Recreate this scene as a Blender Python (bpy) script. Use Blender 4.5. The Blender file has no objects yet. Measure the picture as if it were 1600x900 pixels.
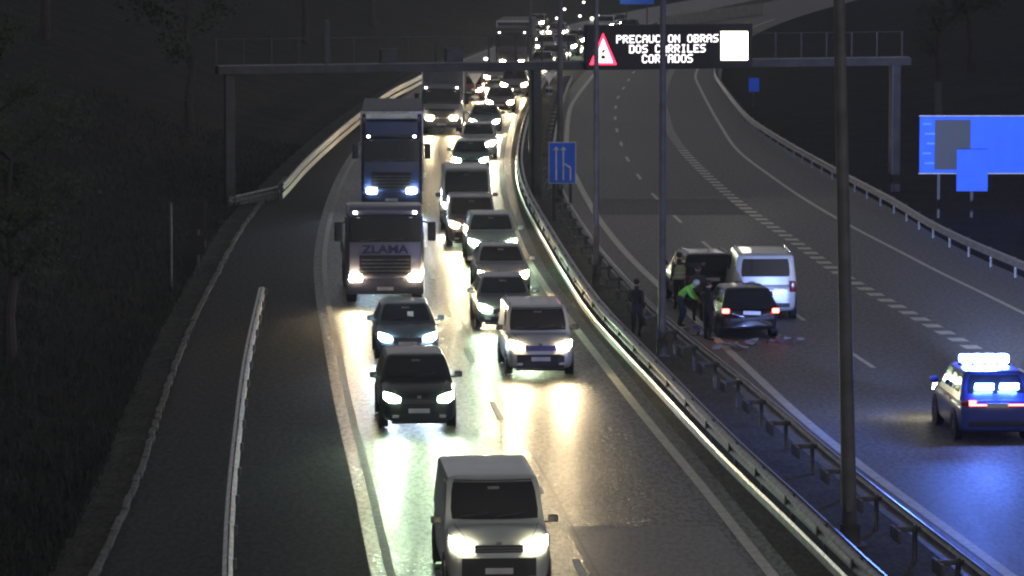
import bpy, bmesh, math, random
import numpy as np
from mathutils import Vector, Matrix
random.seed(7); rng = np.random.default_rng(11)
sc = bpy.context.scene
COL = sc.collection
R = math.radians

# ------------------------------------------------------------------ camera
CAM_H = 13.0; FPX = 6250.0; PITCH = math.atan(610.0 / FPX)
cam_d = bpy.data.cameras.new('traffic_camera'); cam = bpy.data.objects.new('traffic_camera', cam_d); COL.objects.link(cam)
cam.location = (0, 0, CAM_H); cam.rotation_euler = (math.pi / 2 - PITCH, 0, 0)
cam_d.sensor_width = 36; cam_d.lens = FPX / 1600 * 36; cam_d.clip_start = 1.0; cam_d.clip_end = 6000
sc.camera = cam
# ------------------------------------------------------------------ world : pre-dawn sky
w = bpy.data.worlds.new('World'); sc.world = w; w.use_nodes = True
nt = w.node_tree; nt.nodes.clear()
sky = nt.nodes.new('ShaderNodeTexSky'); sky.sky_type = 'NISHITA'; sky.sun_disc = False
sky.sun_elevation = R(2.1); sky.sun_rotation = R(140); sky.altitude = 100
hs = nt.nodes.new('ShaderNodeHueSaturation'); hs.inputs['Saturation'].default_value = 0.05; hs.inputs['Value'].default_value = 1.0
bg = nt.nodes.new('ShaderNodeBackground'); bg.inputs['Strength'].default_value = 0.15
ow = nt.nodes.new('ShaderNodeOutputWorld')
nt.links.new(sky.outputs[0], hs.inputs['Color']); tint = nt.nodes.new('ShaderNodeMixRGB'); tint.blend_type = 'MULTIPLY'; tint.inputs[0].default_value = 1.0; tint.inputs[2].default_value = (0.98, 0.965, 1.06, 1)
nt.links.new(hs.outputs[0], tint.inputs[1]); nt.links.new(tint.outputs[0], bg.inputs['Color']); nt.links.new(bg.outputs[0], ow.inputs[0])
sc.view_settings.view_transform = 'Standard'; sc.view_settings.look = 'None'
sc.view_settings.exposure = 0.0; sc.view_settings.gamma = 1.0; sc.view_settings.use_curve_mapping = False
sc.cycles.use_denoising = True; sc.cycles.filter_width = 2.2
sc.cycles.max_bounces = 6; sc.cycles.diffuse_bounces = 2; sc.cycles.glossy_bounces = 3; sc.cycles.volume_bounces = 0
sc.cycles.sample_clamp_indirect = 2.0; sc.cycles.use_light_tree = True
sc.cycles.caustics_reflective = False; sc.cycles.caustics_refractive = False
HAZE_DENSITY = 0.00018
BEAM = 0.45                                   # overall strength of head lamps

def G(px, py, z=0.0):
    """point at height z that the measured photo pixel looks at (metres)"""
    r, u = (px - 800) / FPX, (450 - py) / FPX
    c, s = math.cos(PITCH), math.sin(PITCH)
    d = Vector((r, c + u * s, -s + u * c))
    return Vector((0, 0, CAM_H)) + d * ((z - CAM_H) / d.z)

# ------------------------------------------------------------------ helpers
class MB:
    def __init__(s): s.v = []; s.f = []; s.m = []
    def add(s, vs, fs, mi=0):
        o = len(s.v); s.v += [tuple(v) for v in vs]
        s.f += [tuple(i + o for i in f) for f in fs]; s.m += [mi] * len(fs); return s
    def box(s, c, d, bev=0.0, mi=0, rz=0.0, rx=0.0):
        bm = bmesh.new(); bmesh.ops.create_cube(bm, size=1)
        bmesh.ops.scale(bm, vec=d, verts=bm.verts)
        if bev > 0: bmesh.ops.bevel(bm, geom=bm.edges[:], offset=bev, segments=2, affect='EDGES', profile=0.6)
        M = Matrix.Translation(c) @ Matrix.Rotation(rz, 4, 'Z') @ Matrix.Rotation(rx, 4, 'X')
        bm.verts.index_update()
        s.add([M @ v.co for v in bm.verts], [[v.index for v in f.verts] for f in bm.faces], mi); bm.free(); return s
    def tube(s, p0, p1, r0, r1=None, n=10, mi=0):
        r1 = r0 if r1 is None else r1
        p0, p1 = Vector(p0), Vector(p1); d = (p1 - p0).normalized()
        a = d.orthogonal().normalized(); b = d.cross(a)
        vs = []
        for p, r in ((p0, r0), (p1, r1)):
            for i in range(n):
                t = 2 * math.pi * i / n; vs.append(p + a * (math.cos(t) * r) + b * (math.sin(t) * r))
        fs = [(i, (i + 1) % n, n + (i + 1) % n, n + i) for i in range(n)] + [tuple(range(n))[::-1], tuple(range(n, 2 * n))]
        return s.add(vs, fs, mi)
    def path(s, pts, rs, n=7, mi=0):
        for i in range(len(pts) - 1): s.tube(pts[i], pts[i + 1], rs[i], rs[i + 1], n, mi)
        return s
    def lathe(s, c, prof, n=20, axis='X', mi=0):
        vs, k = [], len(prof)
        for i in range(n):
            t = 2 * math.pi * i / n
            for (a, r) in prof:
                if axis == 'X': vs.append((c[0] + a, c[1] + r * math.cos(t), c[2] + r * math.sin(t)))
                else: vs.append((c[0] + r * math.cos(t), c[1] + r * math.sin(t), c[2] + a))
        fs = []
        for i in range(n):
            j = (i + 1) % n
            for q in range(k - 1): fs.append((i * k + q, i * k + q + 1, j * k + q + 1, j * k + q))
        return s.add(vs, fs, mi)
    def ell(s, c, r, n=10, mi=0):
        bm = bmesh.new(); bmesh.ops.create_uvsphere(bm, u_segments=n, v_segments=max(6, n // 2), radius=1)
        bm.verts.index_update()
        s.add([(c[0] + v.co.x * r[0], c[1] + v.co.y * r[1], c[2] + v.co.z * r[2]) for v in bm.verts], [[v.index for v in f.verts] for f in bm.faces], mi)
        bm.free(); return s
    def prism(s, pts, off, mi=0):
        """closed polygon of 3-D points pushed along off"""
        n = len(pts); off = Vector(off)
        vs = [Vector(p) for p in pts] + [Vector(p) + off for p in pts]
        fs = [tuple(range(n))[::-1], tuple(range(n, 2 * n))] + [(i, (i + 1) % n, n + (i + 1) % n, n + i) for i in range(n)]
        return s.add(vs, fs, mi)
    def grid(s, rows, mi=0, rim=None):
        nr, nc = len(rows), len(rows[0])
        vs = [p for r in rows for p in r]
        fs = [(i * nc + j, i * nc + j + 1, (i + 1) * nc + j + 1, (i + 1) * nc + j) for i in range(nr - 1) for j in range(nc - 1)]
        s.add(vs, fs, mi)
        if rim is not None:
            b = [rows[0][j] for j in range(nc)] + [rows[i][-1] for i in range(1, nr)] + [rows[-1][j] for j in range(nc - 2, -1, -1)] + [rows[i][0] for i in range(nr - 2, 0, -1)]
            n = len(b); rim = Vector(rim)
            s.add([Vector(p) for p in b] + [Vector(p) + rim for p in b], [(i, (i + 1) % n, n + (i + 1) % n, n + i) for i in range(n)], mi)
        return s
    def mesh(s, name, mats, smooth=False):
        me = bpy.data.meshes.new(name); me.from_pydata(s.v, [], s.f)
        for m in (mats if isinstance(mats, (list, tuple)) else [mats]): me.materials.append(m)
        if len(me.materials) > 1: me.polygons.foreach_set('material_index', s.m)
        bm = bmesh.new(); bm.from_mesh(me); bmesh.ops.remove_doubles(bm, verts=bm.verts, dist=1e-4); bmesh.ops.recalc_face_normals(bm, faces=bm.faces); bm.to_mesh(me); bm.free()
        if smooth:
            me.polygons.foreach_set('use_smooth', [True] * len(me.polygons))
            try: me.set_sharp_from_angle(angle=R(38))
            except Exception: pass
        me.update(); return me
    def build(s, name, mats, parent=None, smooth=False):
        return link(name, s.mesh(name, mats, smooth), parent)

def link(name, data, parent=None):
    o = bpy.data.objects.new(name, data); COL.objects.link(o)
    if parent is not None: o.parent = parent
    return o
def tag(o, label=None, cat=None, group=None, kind=None):
    for k, v in (('label', label), ('category', cat), ('group', group), ('kind', kind)):
        if v: o[k] = v
    return o
def empty(name, loc=(0, 0, 0), rz=0.0):
    o = bpy.data.objects.new(name, None); COL.objects.link(o); o.location = loc; o.rotation_euler = (0, 0, rz); o.empty_display_size = 0.3; return o
def put(name, me, parent, loc, rz=0.0, rot=None):
    o = link(name, me, parent); o.location = loc; o.rotation_euler = rot if rot else (0, 0, rz); return o

# ------------------------------------------------------------------ materials
def new_mat(name):
    m = bpy.data.materials.new(name); m.use_nodes = True; return m, m.node_tree, m.node_tree.nodes['Principled BSDF']
MATS = {}
def mat(name, col, rough=0.5, metal=0.0, var=0.15, scale=3.0, bump=0.0, bscale=30.0, coat=0.0, spec=0.5):
    if name in MATS: return MATS[name]
    m, t, p = new_mat(name); L = t.links.new; N = t.nodes.new
    tc = N('ShaderNodeTexCoord'); n = N('ShaderNodeTexNoise'); n.inputs['Scale'].default_value = scale; n.inputs['Detail'].default_value = 5
    L(tc.outputs['Object'], n.inputs['Vector'])
    cr = N('ShaderNodeValToRGB'); cr.color_ramp.elements[0].position = 0.3; cr.color_ramp.elements[1].position = 0.7
    cr.color_ramp.elements[0].color = [c * (1 - var) for c in col] + [1]; cr.color_ramp.elements[1].color = [min(1, c * (1 + var)) for c in col] + [1]
    L(n.outputs['Fac'], cr.inputs[0]); L(cr.outputs[0], p.inputs['Base Color'])
    p.inputs['Roughness'].default_value = rough; p.inputs['Metallic'].default_value = metal
    p.inputs['Coat Weight'].default_value = coat; p.inputs['Specular IOR Level'].default_value = spec
    if coat: p.inputs['Coat Roughness'].default_value = 0.08
    if bump:
        b = N('ShaderNodeTexNoise'); b.inputs['Scale'].default_value = bscale; b.inputs['Detail'].default_value = 4; L(tc.outputs['Object'], b.inputs['Vector'])
        bp = N('ShaderNodeBump'); bp.inputs['Strength'].default_value = bump; bp.inputs['Distance'].default_value = 0.02
        L(b.outputs['Fac'], bp.inputs['Height']); L(bp.outputs[0], p.inputs['Normal'])
    MATS[name] = m; return m
def glow(name, col, strength):
    if name in MATS: return MATS[name]
    m, t, p = new_mat(name); p.inputs['Base Color'].default_value = [*col, 1]
    p.inputs['Emission Color'].default_value = [*col, 1]; p.inputs['Emission Strength'].default_value = strength
    MATS[name] = m; return m
def asphalt(name, dark, light, r0, r1, bump, stretch=0.12, patch=0.5, spec=0.5, speck=0.35):
    m, t, p = new_mat(name); L = t.links.new; N = t.nodes.new
    g = N('ShaderNodeNewGeometry')
    mp = N('ShaderNodeMapping'); mp.inputs['Scale'].default_value = (1, stretch, 1); L(g.outputs['Position'], mp.inputs['Vector'])
    n1 = N('ShaderNodeTexNoise'); n1.inputs['Scale'].default_value = patch; n1.inputs['Detail'].default_value = 6; n1.inputs['Roughness'].default_value = 0.65; L(mp.outputs[0], n1.inputs['Vector'])
    n2 = N('ShaderNodeTexNoise'); n2.inputs['Scale'].default_value = 6; n2.inputs['Detail'].default_value = 4; n2.inputs['Roughness'].default_value = 0.7; L(g.outputs['Position'], n2.inputs['Vector'])
    n3 = N('ShaderNodeTexNoise'); n3.inputs['Scale'].default_value = 26; n3.inputs['Detail'].default_value = 2; L(g.outputs['Position'], n3.inputs['Vector'])
    cr = N('ShaderNodeValToRGB'); cr.color_ramp.elements[0].position = 0.32; cr.color_ramp.elements[1].position = 0.68
    cr.color_ramp.elements[0].color = [*dark, 1]; cr.color_ramp.elements[1].color = [*light, 1]; L(n1.outputs['Fac'], cr.inputs[0])
    mx = N('ShaderNodeMixRGB'); mx.blend_type = 'OVERLAY'; mx.inputs[0].default_value = 0.75; L(cr.outputs[0], mx.inputs[1]); L(n3.outputs['Color'], mx.inputs[2])
    hs2 = N('ShaderNodeRGBToBW'); L(n3.outputs['Color'], hs2.inputs[0]); L(hs2.outputs[0], mx.inputs[2]); L(mx.outputs[0], p.inputs['Base Color'])
    mr = N('ShaderNodeMapRange'); mr.inputs['From Min'].default_value = 0.33; mr.inputs['From Max'].default_value = 0.67
    mr.inputs['To Min'].default_value = r0; mr.inputs['To Max'].default_value = r1; 
    mm = N('ShaderNodeMixRGB'); mm.inputs[0].default_value = 0.5; L(n1.outputs['Fac'], mm.inputs[1]); L(n2.outputs['Fac'], mm.inputs[2]); L(mm.outputs[0], mr.inputs['Value']); L(mr.outputs[0], p.inputs['Roughness'])
    ad = N('ShaderNodeMath'); ad.operation = 'ADD'; L(n2.outputs['Fac'], ad.inputs[0]); L(n3.outputs['Fac'], ad.inputs[1])
    bp = N('ShaderNodeBump'); bp.inputs['Strength'].default_value = bump; bp.inputs['Distance'].default_value = 0.06
    L(ad.outputs[0], bp.inputs['Height']); L(bp.outputs[0], p.inputs['Normal'])
    mp2 = N('ShaderNodeMapping'); mp2.inputs['Scale'].default_value = (1, 0.28, 1); L(g.outputs['Position'], mp2.inputs['Vector'])
    n4 = N('ShaderNodeTexNoise'); n4.inputs['Scale'].default_value = 8.5; n4.inputs['Detail'].default_value = 3; n4.inputs['Roughness'].default_value = 0.7; L(mp2.outputs[0], n4.inputs['Vector'])
    m4 = N('ShaderNodeMapRange'); m4.inputs['From Min'].default_value = 0.44; m4.inputs['From Max'].default_value = 0.55; m4.inputs['To Min'].default_value = spec*(1 - speck); m4.inputs['To Max'].default_value = spec*(1 + speck*0.3)
    L(n4.outputs['Fac'], m4.inputs['Value']); L(m4.outputs[0], p.inputs['Specular IOR Level'])
    m5 = N('ShaderNodeMapRange'); m5.inputs['From Min'].default_value = 0.40; m5.inputs['From Max'].default_value = 0.60; m5.inputs['To Min'].default_value = 1 - speck*0.6; m5.inputs['To Max'].default_value = 1 + speck*0.35
    L(n4.outputs['Fac'], m5.inputs['Value'])
    vm = N('ShaderNodeVectorMath'); vm.operation = 'SCALE'; L(mx.outputs[0], vm.inputs[0]); L(m5.outputs[0], vm.inputs['Scale']); L(vm.outputs[0], p.inputs['Base Color'])
    MATS[name] = m; return m

M_WET = asphalt('wet_asphalt', (0.045, 0.044, 0.038), (0.095, 0.092, 0.078), 0.22, 0.44, 0.5, 0.10, 0.6, 0.5, 0.8)
M_DRYL = asphalt('dark_shoulder_asphalt', (0.030, 0.030, 0.031), (0.05, 0.05, 0.051), 0.7, 0.9, 0.25, 0.15, 0.4, 0.25)
M_ROADR = asphalt('grey_asphalt', (0.19, 0.188, 0.178), (0.25, 0.247, 0.232), 0.45, 0.7, 0.25, 0.08, 0.3, 0.4)
M_PATCH = asphalt('patched_asphalt', (0.16, 0.15, 0.138), (0.21, 0.2, 0.183), 0.34, 0.5, 0.3, 0.2, 0.6, 0.5)
M_PATCHD = asphalt('dark_patch_asphalt', (0.145, 0.144, 0.14), (0.19, 0.188, 0.182), 0.6, 0.85, 0.2, 0.2, 0.6, 0.3)
M_MEDIAN = asphalt('median_gravel', (0.10, 0.10, 0.085), (0.16, 0.155, 0.135), 0.8, 0.95, 0.6, 0.5, 1.2, 0.2)
M_PALE = asphalt('pale_concrete', (0.16, 0.155, 0.14), (0.24, 0.235, 0.215), 0.7, 0.9, 0.4, 0.5, 1.0, 0.3)
M_VERGE = asphalt('earth_verge', (0.05, 0.052, 0.042), (0.11, 0.108, 0.09), 0.8, 0.95, 0.8, 0.6, 1.0, 0.2)
M_GRASS = asphalt('night_grass', (0.028, 0.030, 0.026), (0.055, 0.056, 0.048), 0.85, 0.98, 1.0, 1.0, 0.35, 0.15)
M_LINE = mat('road_paint', (0.80, 0.79, 0.66), 0.55, var=0.22, scale=4, bump=0.2, bscale=40)
M_LINEW = mat('worn_road_paint', (0.34, 0.33, 0.28), 0.5, var=0.5, scale=6, bump=0.2, bscale=40)
M_SEAL = mat('joint_sealant', (0.012, 0.012, 0.012), 0.35, var=0.2)
M_STEEL = mat('galvanised_steel', (0.70, 0.70, 0.68), 0.42, 0.65, 0.25, 5, 0.1, 15)
M_STEELD = mat('weathered_steel', (0.16, 0.16, 0.165), 0.5, 0.6, 0.3, 5)
M_POST = mat('painted_post_steel', (0.045, 0.045, 0.047), 0.5, 0.3, 0.3, 2)
M_LAMPP = mat('lamp_post_zinc', (0.13, 0.125, 0.125), 0.6, 0.2, 0.3, 2)
M_RUBBER = mat('tyre_rubber', (0.018, 0.018, 0.018), 0.8)
M_RIM = mat('wheel_alloy', (0.35, 0.35, 0.36), 0.35, 0.8)
M_BLACK = mat('black_plastic', (0.02, 0.02, 0.021), 0.5)
M_GLASS = mat('tinted_glass', (0.012, 0.013, 0.015), 0.06, var=0.1, coat=0.3, spec=0.6)
M_CHROME = mat('chrome_trim', (0.6, 0.6, 0.6), 0.15, 1.0, 0.05)
M_PLATE = mat('plate_white', (0.7, 0.7, 0.68), 0.4)
M_SIGNB = mat('sign_blue', (0.02, 0.15, 0.88), 0.6, var=0.12, scale=1.5)
M_SIGNL = mat('sign_pale_blue', (0.12, 0.36, 0.95), 0.6)
M_SIGNW = mat('sign_white', (0.75, 0.76, 0.78), 0.4)
M_DARKP = mat('sign_dark_panel', (0.006, 0.010, 0.006), 0.5)
M_BARK = mat('tree_bark', (0.06, 0.05, 0.04), 0.9, bump=0.5, bscale=12)
M_LEAF = mat('tree_leaf', (0.045, 0.06, 0.028), 0.75, var=0.4, scale=0.8)
M_SKIN = mat('skin', (0.45, 0.27, 0.2), 0.55)
M_CONC = mat('concrete', (0.3, 0.29, 0.27), 0.85, var=0.2, scale=1.5, bump=0.2)
PAINTS = {}
def paint(name, col, metal=0.25):
    return mat('car_paint_' + name, col, 0.32, metal, 0.10, 1.6, coat=0.55)

# ------------------------------------------------------------------ measured lines
def spline(pts, z=0.0, step=2.0):
    P = [G(x, y, z) for x, y in pts]
    P.sort(key=lambda p: p.y)
    return resample(P, step)
def resample(P, step):
    out = []
    n = len(P)
    for i in range(n - 1):
        p0, p1, p2, p3 = P[max(i - 1, 0)], P[i], P[i + 1], P[min(i + 2, n - 1)]
        k = max(1, int((p2 - p1).length / step))
        for j in range(k):
            t = j / k
            m1 = (p2 - p0) * 0.5; m2 = (p3 - p1) * 0.5
            h = 2*t**3 - 3*t**2 + 1, t**3 - 2*t**2 + t, -2*t**3 + 3*t**2, t**3 - t**2
            out.append(p1 * h[0] + m1 * h[1] + p2 * h[2] + m2 * h[3])
    out.append(P[-1]); return out
def smooth_line(P, it=6):
    P = [p.copy() for p in P]
    for _ in range(it):
        Q = [p.copy() for p in P]
        for i in range(1, len(P) - 1): P[i] = (Q[i - 1] + Q[i] * 2 + Q[i + 1]) / 4
    return P
class Line:
    def __init__(s, P): s.P = smooth_line(P); s.y = np.array([p.y for p in s.P]); s.xs = np.array([p.x for p in s.P])
    def x(s, y): return float(np.interp(y, s.y, s.xs))
    def slope(s, y): return (s.x(y + 3) - s.x(y - 3)) / 6.0
    def arc(s, y0, y1, step):
        """points spaced step metres along the line"""
        out = []; y = y0
        while y < y1:
            out.append(Vector((s.x(y), y, 0))); y += step / math.hypot(1, s.slope(y))
        return out
E1 = Line(spline([(1470, 1200), (1310, 1020), (1200, 890), (1100, 762), (1000, 642), (930, 551), (870, 473), (825, 405), (800, 345), (788, 300), (784, 262), (787, 225), (797, 190), (813, 152), (830, 127), (850, 107), (880, 88), (925, 66), (985, 45), (1060, 25), (1150, 5), (1300, -25)]))
def far_shift(off, ymin):      # continue a line parallel to E1 beyond ymin
    return [Vector((E1.x(y) + off, y, 0)) for y in np.arange(ymin, 560, 12.0)]
def line_px(pts, off=None, z=0.0):
    P = spline(pts, z)
    if off is not None:
        ym = P[-1].y; P = P + [p for p in far_shift(P[-1].x - E1.x(ym), ym + 10)]
    return Line(P)
R1 = line_px([(1960, 1190), (1575, 897), (1450, 805), (1330, 717), (1240, 643), (1160, 567), (1112, 524), (1070, 482), (1025, 442), (977, 395), (935, 342), (922, 320), (902, 282), (888, 250), (885, 217), (890, 172), (902, 150), (925, 120)], 1)
R2 = line_px([(1820, 860), (1640, 750), (1470, 642), (1345, 562), (1230, 482), (1140, 412), (1085, 367), (1044, 328), (1012, 295), (992, 267), (977, 243), (969, 220), (963, 201), (961, 182), (962, 166), (966, 151), (975, 137), (984, 122)], 1)
R3 = line_px([(2000, 800), (1850, 720), (1700, 640), (1535, 552), (1400, 478), (1315, 430), (1250, 383), (1200, 350), (1160, 322), (1130, 297), (1095, 265), (1067, 235), (1047, 205), (1040, 180), (1035, 160), (1038, 138), (1047, 115)], 1)
R4 = line_px([(2100, 745), (1750, 565), (1600, 490), (1530, 455), (1465, 425), (1420, 400), (1360, 370), (1305, 340), (1250, 307), (1200, 272), (1152, 235), (1125, 195), (1105, 160), (1085, 120)], 1)
RG = line_px([(2150, 660), (1750, 475), (1600, 407), (1530, 380), (1472, 352), (1440, 335), (1405, 311), (1350, 284), (1300, 257), (1250, 230), (1200, 200), (1170, 178), (1140, 142), (1120, 115)], 1, 0.7)
B1 = line_px([(1560, 1060), (1355, 887), (1275, 805), (1242, 776), (1155, 700), (1092, 635), (1020, 562), (985, 525), (935, 475), (885, 402), (850, 345), (822, 295), (813, 262), (812, 235), (818, 200), (828, 168)], 1, 0.7)
B2 = line_px([(1850, 1130), (1532, 897), (1500, 872), (1412, 805), (1332, 742), (1280, 700), (1180, 612), (1120, 565), (1050, 510), (1000, 466), (950, 412), (910, 360), (880, 312), (864, 275), (858, 240), (862, 205), (872, 165)], 1, 0.75)
KL = line_px([(40, 1130), (165, 872), (215, 760), (255, 632), (300, 512), (345, 422), (385, 350), (430, 300), (485, 243), (547, 190), (605, 150), (650, 128)], 1)
GL = line_px([(352, 1100), (355, 900), (358, 800), (370, 680), (385, 560), (410, 447)], None, 0.7)
LB = line_px([(378, 330), (432, 290), (480, 240), (550, 181), (610, 138), (648, 121)], 1, 0.75)
Y0, Y1 = 58.0, 540.0
def off(line, d): return lambda y: line.x(y) + d
def strip(name, fa, fb, y0, y1, z, material, parent=None, n=3, step=3.0, ends=None):
    ys = np.arange(y0, y1 + 0.01, max(0.05, (y1 - y0) / max(1, round((y1 - y0) / step))))
    rows = [[(fa(y) + (fb(y) - fa(y)) * j / (n - 1), y, z) for j in range(n)] for y in ys]
    return MB().grid(rows).build(name, material, parent)

# ------------------------------------------------------------------ ground
def terrain(x, y):
    yy = min(max(y, Y0), Y1); t = KL.x(yy) - 0.9 - x; u = x - RG.x(yy) - 1.2
    z = -0.06
    if t > 0: z += 0.16 * min(t, 4) + 0.34 * min(max(t - 4, 0), 22) + 0.10 * min(max(t - 26, 0), 240)
    if u > 0: z += 0.03 * min(u, 8) + 0.22 * min(max(u - 8, 0), 40) + 0.08 * min(max(u - 48, 0), 240)
    if abs(y) > Y1: z += 0.0
    if y > 600: z += 0.10 * (min(y, 1000) - 600)
    if t > 0.5 or u > 0.5: z += 0.12 * math.sin(x * 0.9 + y * 0.13) * math.sin(y * 0.31) * min(1, max(t, u) / 4)
    return z
def build_ground():
    xs = sorted(set([-1500, -1000, -700, -450, -300, -220, -160, -120, -90, -70, -55, -45] + list(np.arange(-40, -5, 0.8)) + list(np.arange(-5, 14, 2.5)) + list(np.arange(14, 60, 1.5)) + [65, 75, 90, 110, 140, 180, 240, 320, 450, 700, 1000, 1500]))
    ys = sorted(set([-400, -200, -100, -40, 0, 30] + list(np.arange(50, 330, 4.0)) + list(np.arange(330, 620, 10.0)) + [640, 680, 740, 820, 900, 1000, 1200, 1600]))
    MB().grid([[(x, y, terrain(x, y)) for x in xs] for y in ys]).build('ground', M_GRASS, None, True)['kind'] = 'structure'
build_ground()
road_l = strip('road_left', off(E1, -7.75), off(E1, 0.45), Y0, Y1, 0.0, M_WET, n=5); tag(road_l, kind='structure')
sh_l = strip('shoulder_left', lambda y: min(KL.x(y), E1.x(y) - 8.4), off(E1, -7.75), Y0, Y1, 0.0, M_DRYL); tag(sh_l, kind='structure')
med = strip('median_strip', off(E1, 0.45), off(R1, -0.9), Y0, Y1, -0.004, M_MEDIAN); tag(med, kind='structure')
road_r = strip('road_right', off(R1, -0.9), lambda y: max(RG.x(y), R4.x(y) + 0.6) + 0.3, Y0, Y1, 0.0, M_ROADR, n=5); tag(road_r, kind='structure')
verge = strip('verge_kerb', lambda y: min(KL.x(y), E1.x(y) - 8.4) - 0.95, lambda y: min(KL.x(y), E1.x(y) - 8.4), Y0, 330, 0.03, M_VERGE); tag(verge, kind='structure')
KST = MB().box((0, 0, 0.04), (0.14, 0.94, 0.16), 0.02).mesh('kerb_stone', M_PALE)
yk = Y0 + 4
while yk < 185:
    xk = min(KL.x(yk), E1.x(yk) - 8.4); xk2 = min(KL.x(yk + 1), E1.x(yk + 1) - 8.4)
    o = put('kerb_stone', KST, verge, (xk - 0.05 + random.gauss(0, 0.015), yk + 0.5, random.gauss(-0.01, 0.02)), math.atan2(-(xk2 - xk), 1)); yk += 1.0
# resurfaced stretches
strip('resurfaced_patch', off(E1, -3.5), off(E1, -0.35), Y0, G(980, 823).y, 0.004, M_PATCH, road_l)
ya, yb = G(1000, 336).y, G(1000, 311).y
strip('resurfaced_patch', off(R1, 0.2), off(R3, -0.3), ya, yb, 0.004, M_PATCHD, road_r)
# painted lines
strip('edge_line', off(E1, -0.14), off(E1, 0.1), Y0, 420, 0.008, M_LINE, road_l, 2)
strip('edge_line', off(E1, -7.45), off(E1, -7.28), Y0, 420, 0.008, M_LINEW, road_l, 2)
strip('joint_seal', off(E1, -3.40), off(E1, -3.34), Y0, 230, 0.005, M_SEAL, road_l, 2)
strip('edge_line', off(R1, -0.13), off(R1, 0.13), Y0, 430, 0.008, M_LINE, road_r, 2)
strip('edge_line', off(R4, -0.09), off(R4, 0.09), 75, 430, 0.008, M_LINE, road_r, 2)
ysol = G(1067, 235).y
strip('divider_line', off(R3, -0.24), off(R3, 0.24), ysol + 1, 420, 0.008, M_LINEW, road_r, 2)
def dashes(name, line, o, y0, y1, length, period, width, material, parent):
    y = y0
    while y < y1:
        strip(name, off(line, o - width / 2), off(line, o + width / 2), y, y + length, 0.008, material, parent, 2, 1.0); y += period
dashes('lane_dash', E1, -3.66, 62.0, 300, 3.6, 12.4, 0.15, M_LINE, road_l)
yd = G(1345, 562).y
dashes('lane_dash', R2, 0, yd - 1.9 - 25, 330, 3.7, 12.45, 0.15, M_LINE, road_r)
dashes('divider_dash', R3, 0, G(1560, 565).y - 20, ysol, 0.95, 1.93, 0.5, M_LINE, road_r)

# ------------------------------------------------------------------ guard rails
def rail_mesh(length, m_=None):
    prof = [(0, 0), (0.07, 0.035), (0.07, 0.095), (0.005, 0.14), (0.005, 0.17), (0.07, 0.215), (0.07, 0.275), (0, 0.31)]
    back = [(a - 0.012, z) for a, z in prof][::-1]; ring = prof + back; n = len(ring); mb = MB()
    mb.add([(a, -0.04, z) for a, z in ring] + [(a, length + 0.04, z) for a, z in ring], [(i, (i + 1) % n, n + (i + 1) % n, n + i) for i in range(n)] + [(i, i + 1, n - 2 - i, n - 1 - i) for i in range(7)] + [(n + i, n + i + 1, 2 * n - 2 - i, 2 * n - 1 - i) for i in range(7)])
    return mb.mesh('rail', m_ or M_STEEL)
RAIL4 = rail_mesh(4.0); RAILD = rail_mesh(4.0, mat('dull_zinc', (0.34, 0.34, 0.35), 0.36, 0.85, 0.35, 4, 0.1, 12))
SKIRT4 = MB().prism([(0, -0.03, 0), (0.035, -0.03, 0.05), (0.035, -0.03, 0.2), (0, -0.03, 0.25), (-0.012, -0.03, 0.25), (-0.012, -0.03, 0)], (0, 4.06, 0)).mesh('lower_rail', M_STEEL)
POSTM = MB().box((0, 0, 0.36), (0.05, 0.12, 0.76), 0.008).box((0.045, 0, 0.36), (0.008, 0.16, 0.76)).mesh('post', M_STEELD)
SPACM = MB().box((0, 0, 0.155), (0.14, 0.16, 0.2), 0.02).mesh('spacer', M_STEELD)
BRACK = MB().box((0, 0, 0), (0.5, 0.10, 0.10), 0.01).box((-0.25, 0, -0.1), (0.06, 0.9, 0.26), 0.01).mesh('spacer', M_STEELD)
def guardrail(name, label, line, y0, y1, side, skirt=False, bracket=False, top=0.75, both=False, rx=0.17, rm=None):
    """side: +1 the corrugated face looks to +x"""
    P = line.arc(y0, y1, 4.0); root = empty(name, (P[0].x, P[0].y, 0)); tag(root, label, 'guardrail')
    for i in range(len(P)):
        p = P[i] - P[0]
        a = math.atan2(-(line.slope(P[i].y)), 1)
        put('post', POSTM, root, (p.x, p.y, -0.02), a)
        if bracket: put('spacer', BRACK, root, (p.x - side * 0.12, p.y, top - 0.12), a if side > 0 else a + math.pi)
        else: put('spacer', SPACM, root, (p.x + side * 0.1, p.y, top - 0.31), a)
        if i == len(P) - 1: break
        q = P[i + 1] - P[0]; b = math.atan2(-(q.x - p.x), q.y - p.y)
        for sd in ((1, -1) if both else (side,)):
            if sd > 0: put('rail', rm or RAIL4, root, (p.x + rx, p.y, top - 0.31), b)
            else: put('rail', rm or RAIL4, root, (q.x - rx, q.y, top - 0.31), b + math.pi)
        if skirt:
            if side > 0: put('lower_rail', SKIRT4, root, (p.x + 0.17, p.y, 0.06), b)
            else: put('lower_rail', SKIRT4, root, (q.x - 0.17, q.y, 0.06), b + math.pi)
    return root
guardrail('guardrail', 'double steel guardrail with low skirt rail edging the congested carriageway', B1, 62, 292, -1, skirt=True, both=True, rx=0.07, rm=RAILD)
guardrail('guardrail', 'median guardrail with spacer brackets beside the crash and police car', B2, 62, 280, 1, bracket=True, rm=RAILD)
guardrail('guardrail', 'guardrail along the outer edge of the empty exit lane', RG, 105, 330, -1, rm=RAILD)
guardrail('guardrail', 'bright guardrail starting on the dark left shoulder beside the queue', GL, 62, G(410, 447, 0.7).y, 1, both=True, rx=0.025)
LBR = guardrail('guardrail', 'double rail guardrail curving up the left verge past the lorries', LB, 172, 300, 1, skirt=True)
e0 = LB.arc(172, 180, 4)[0]
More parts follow.
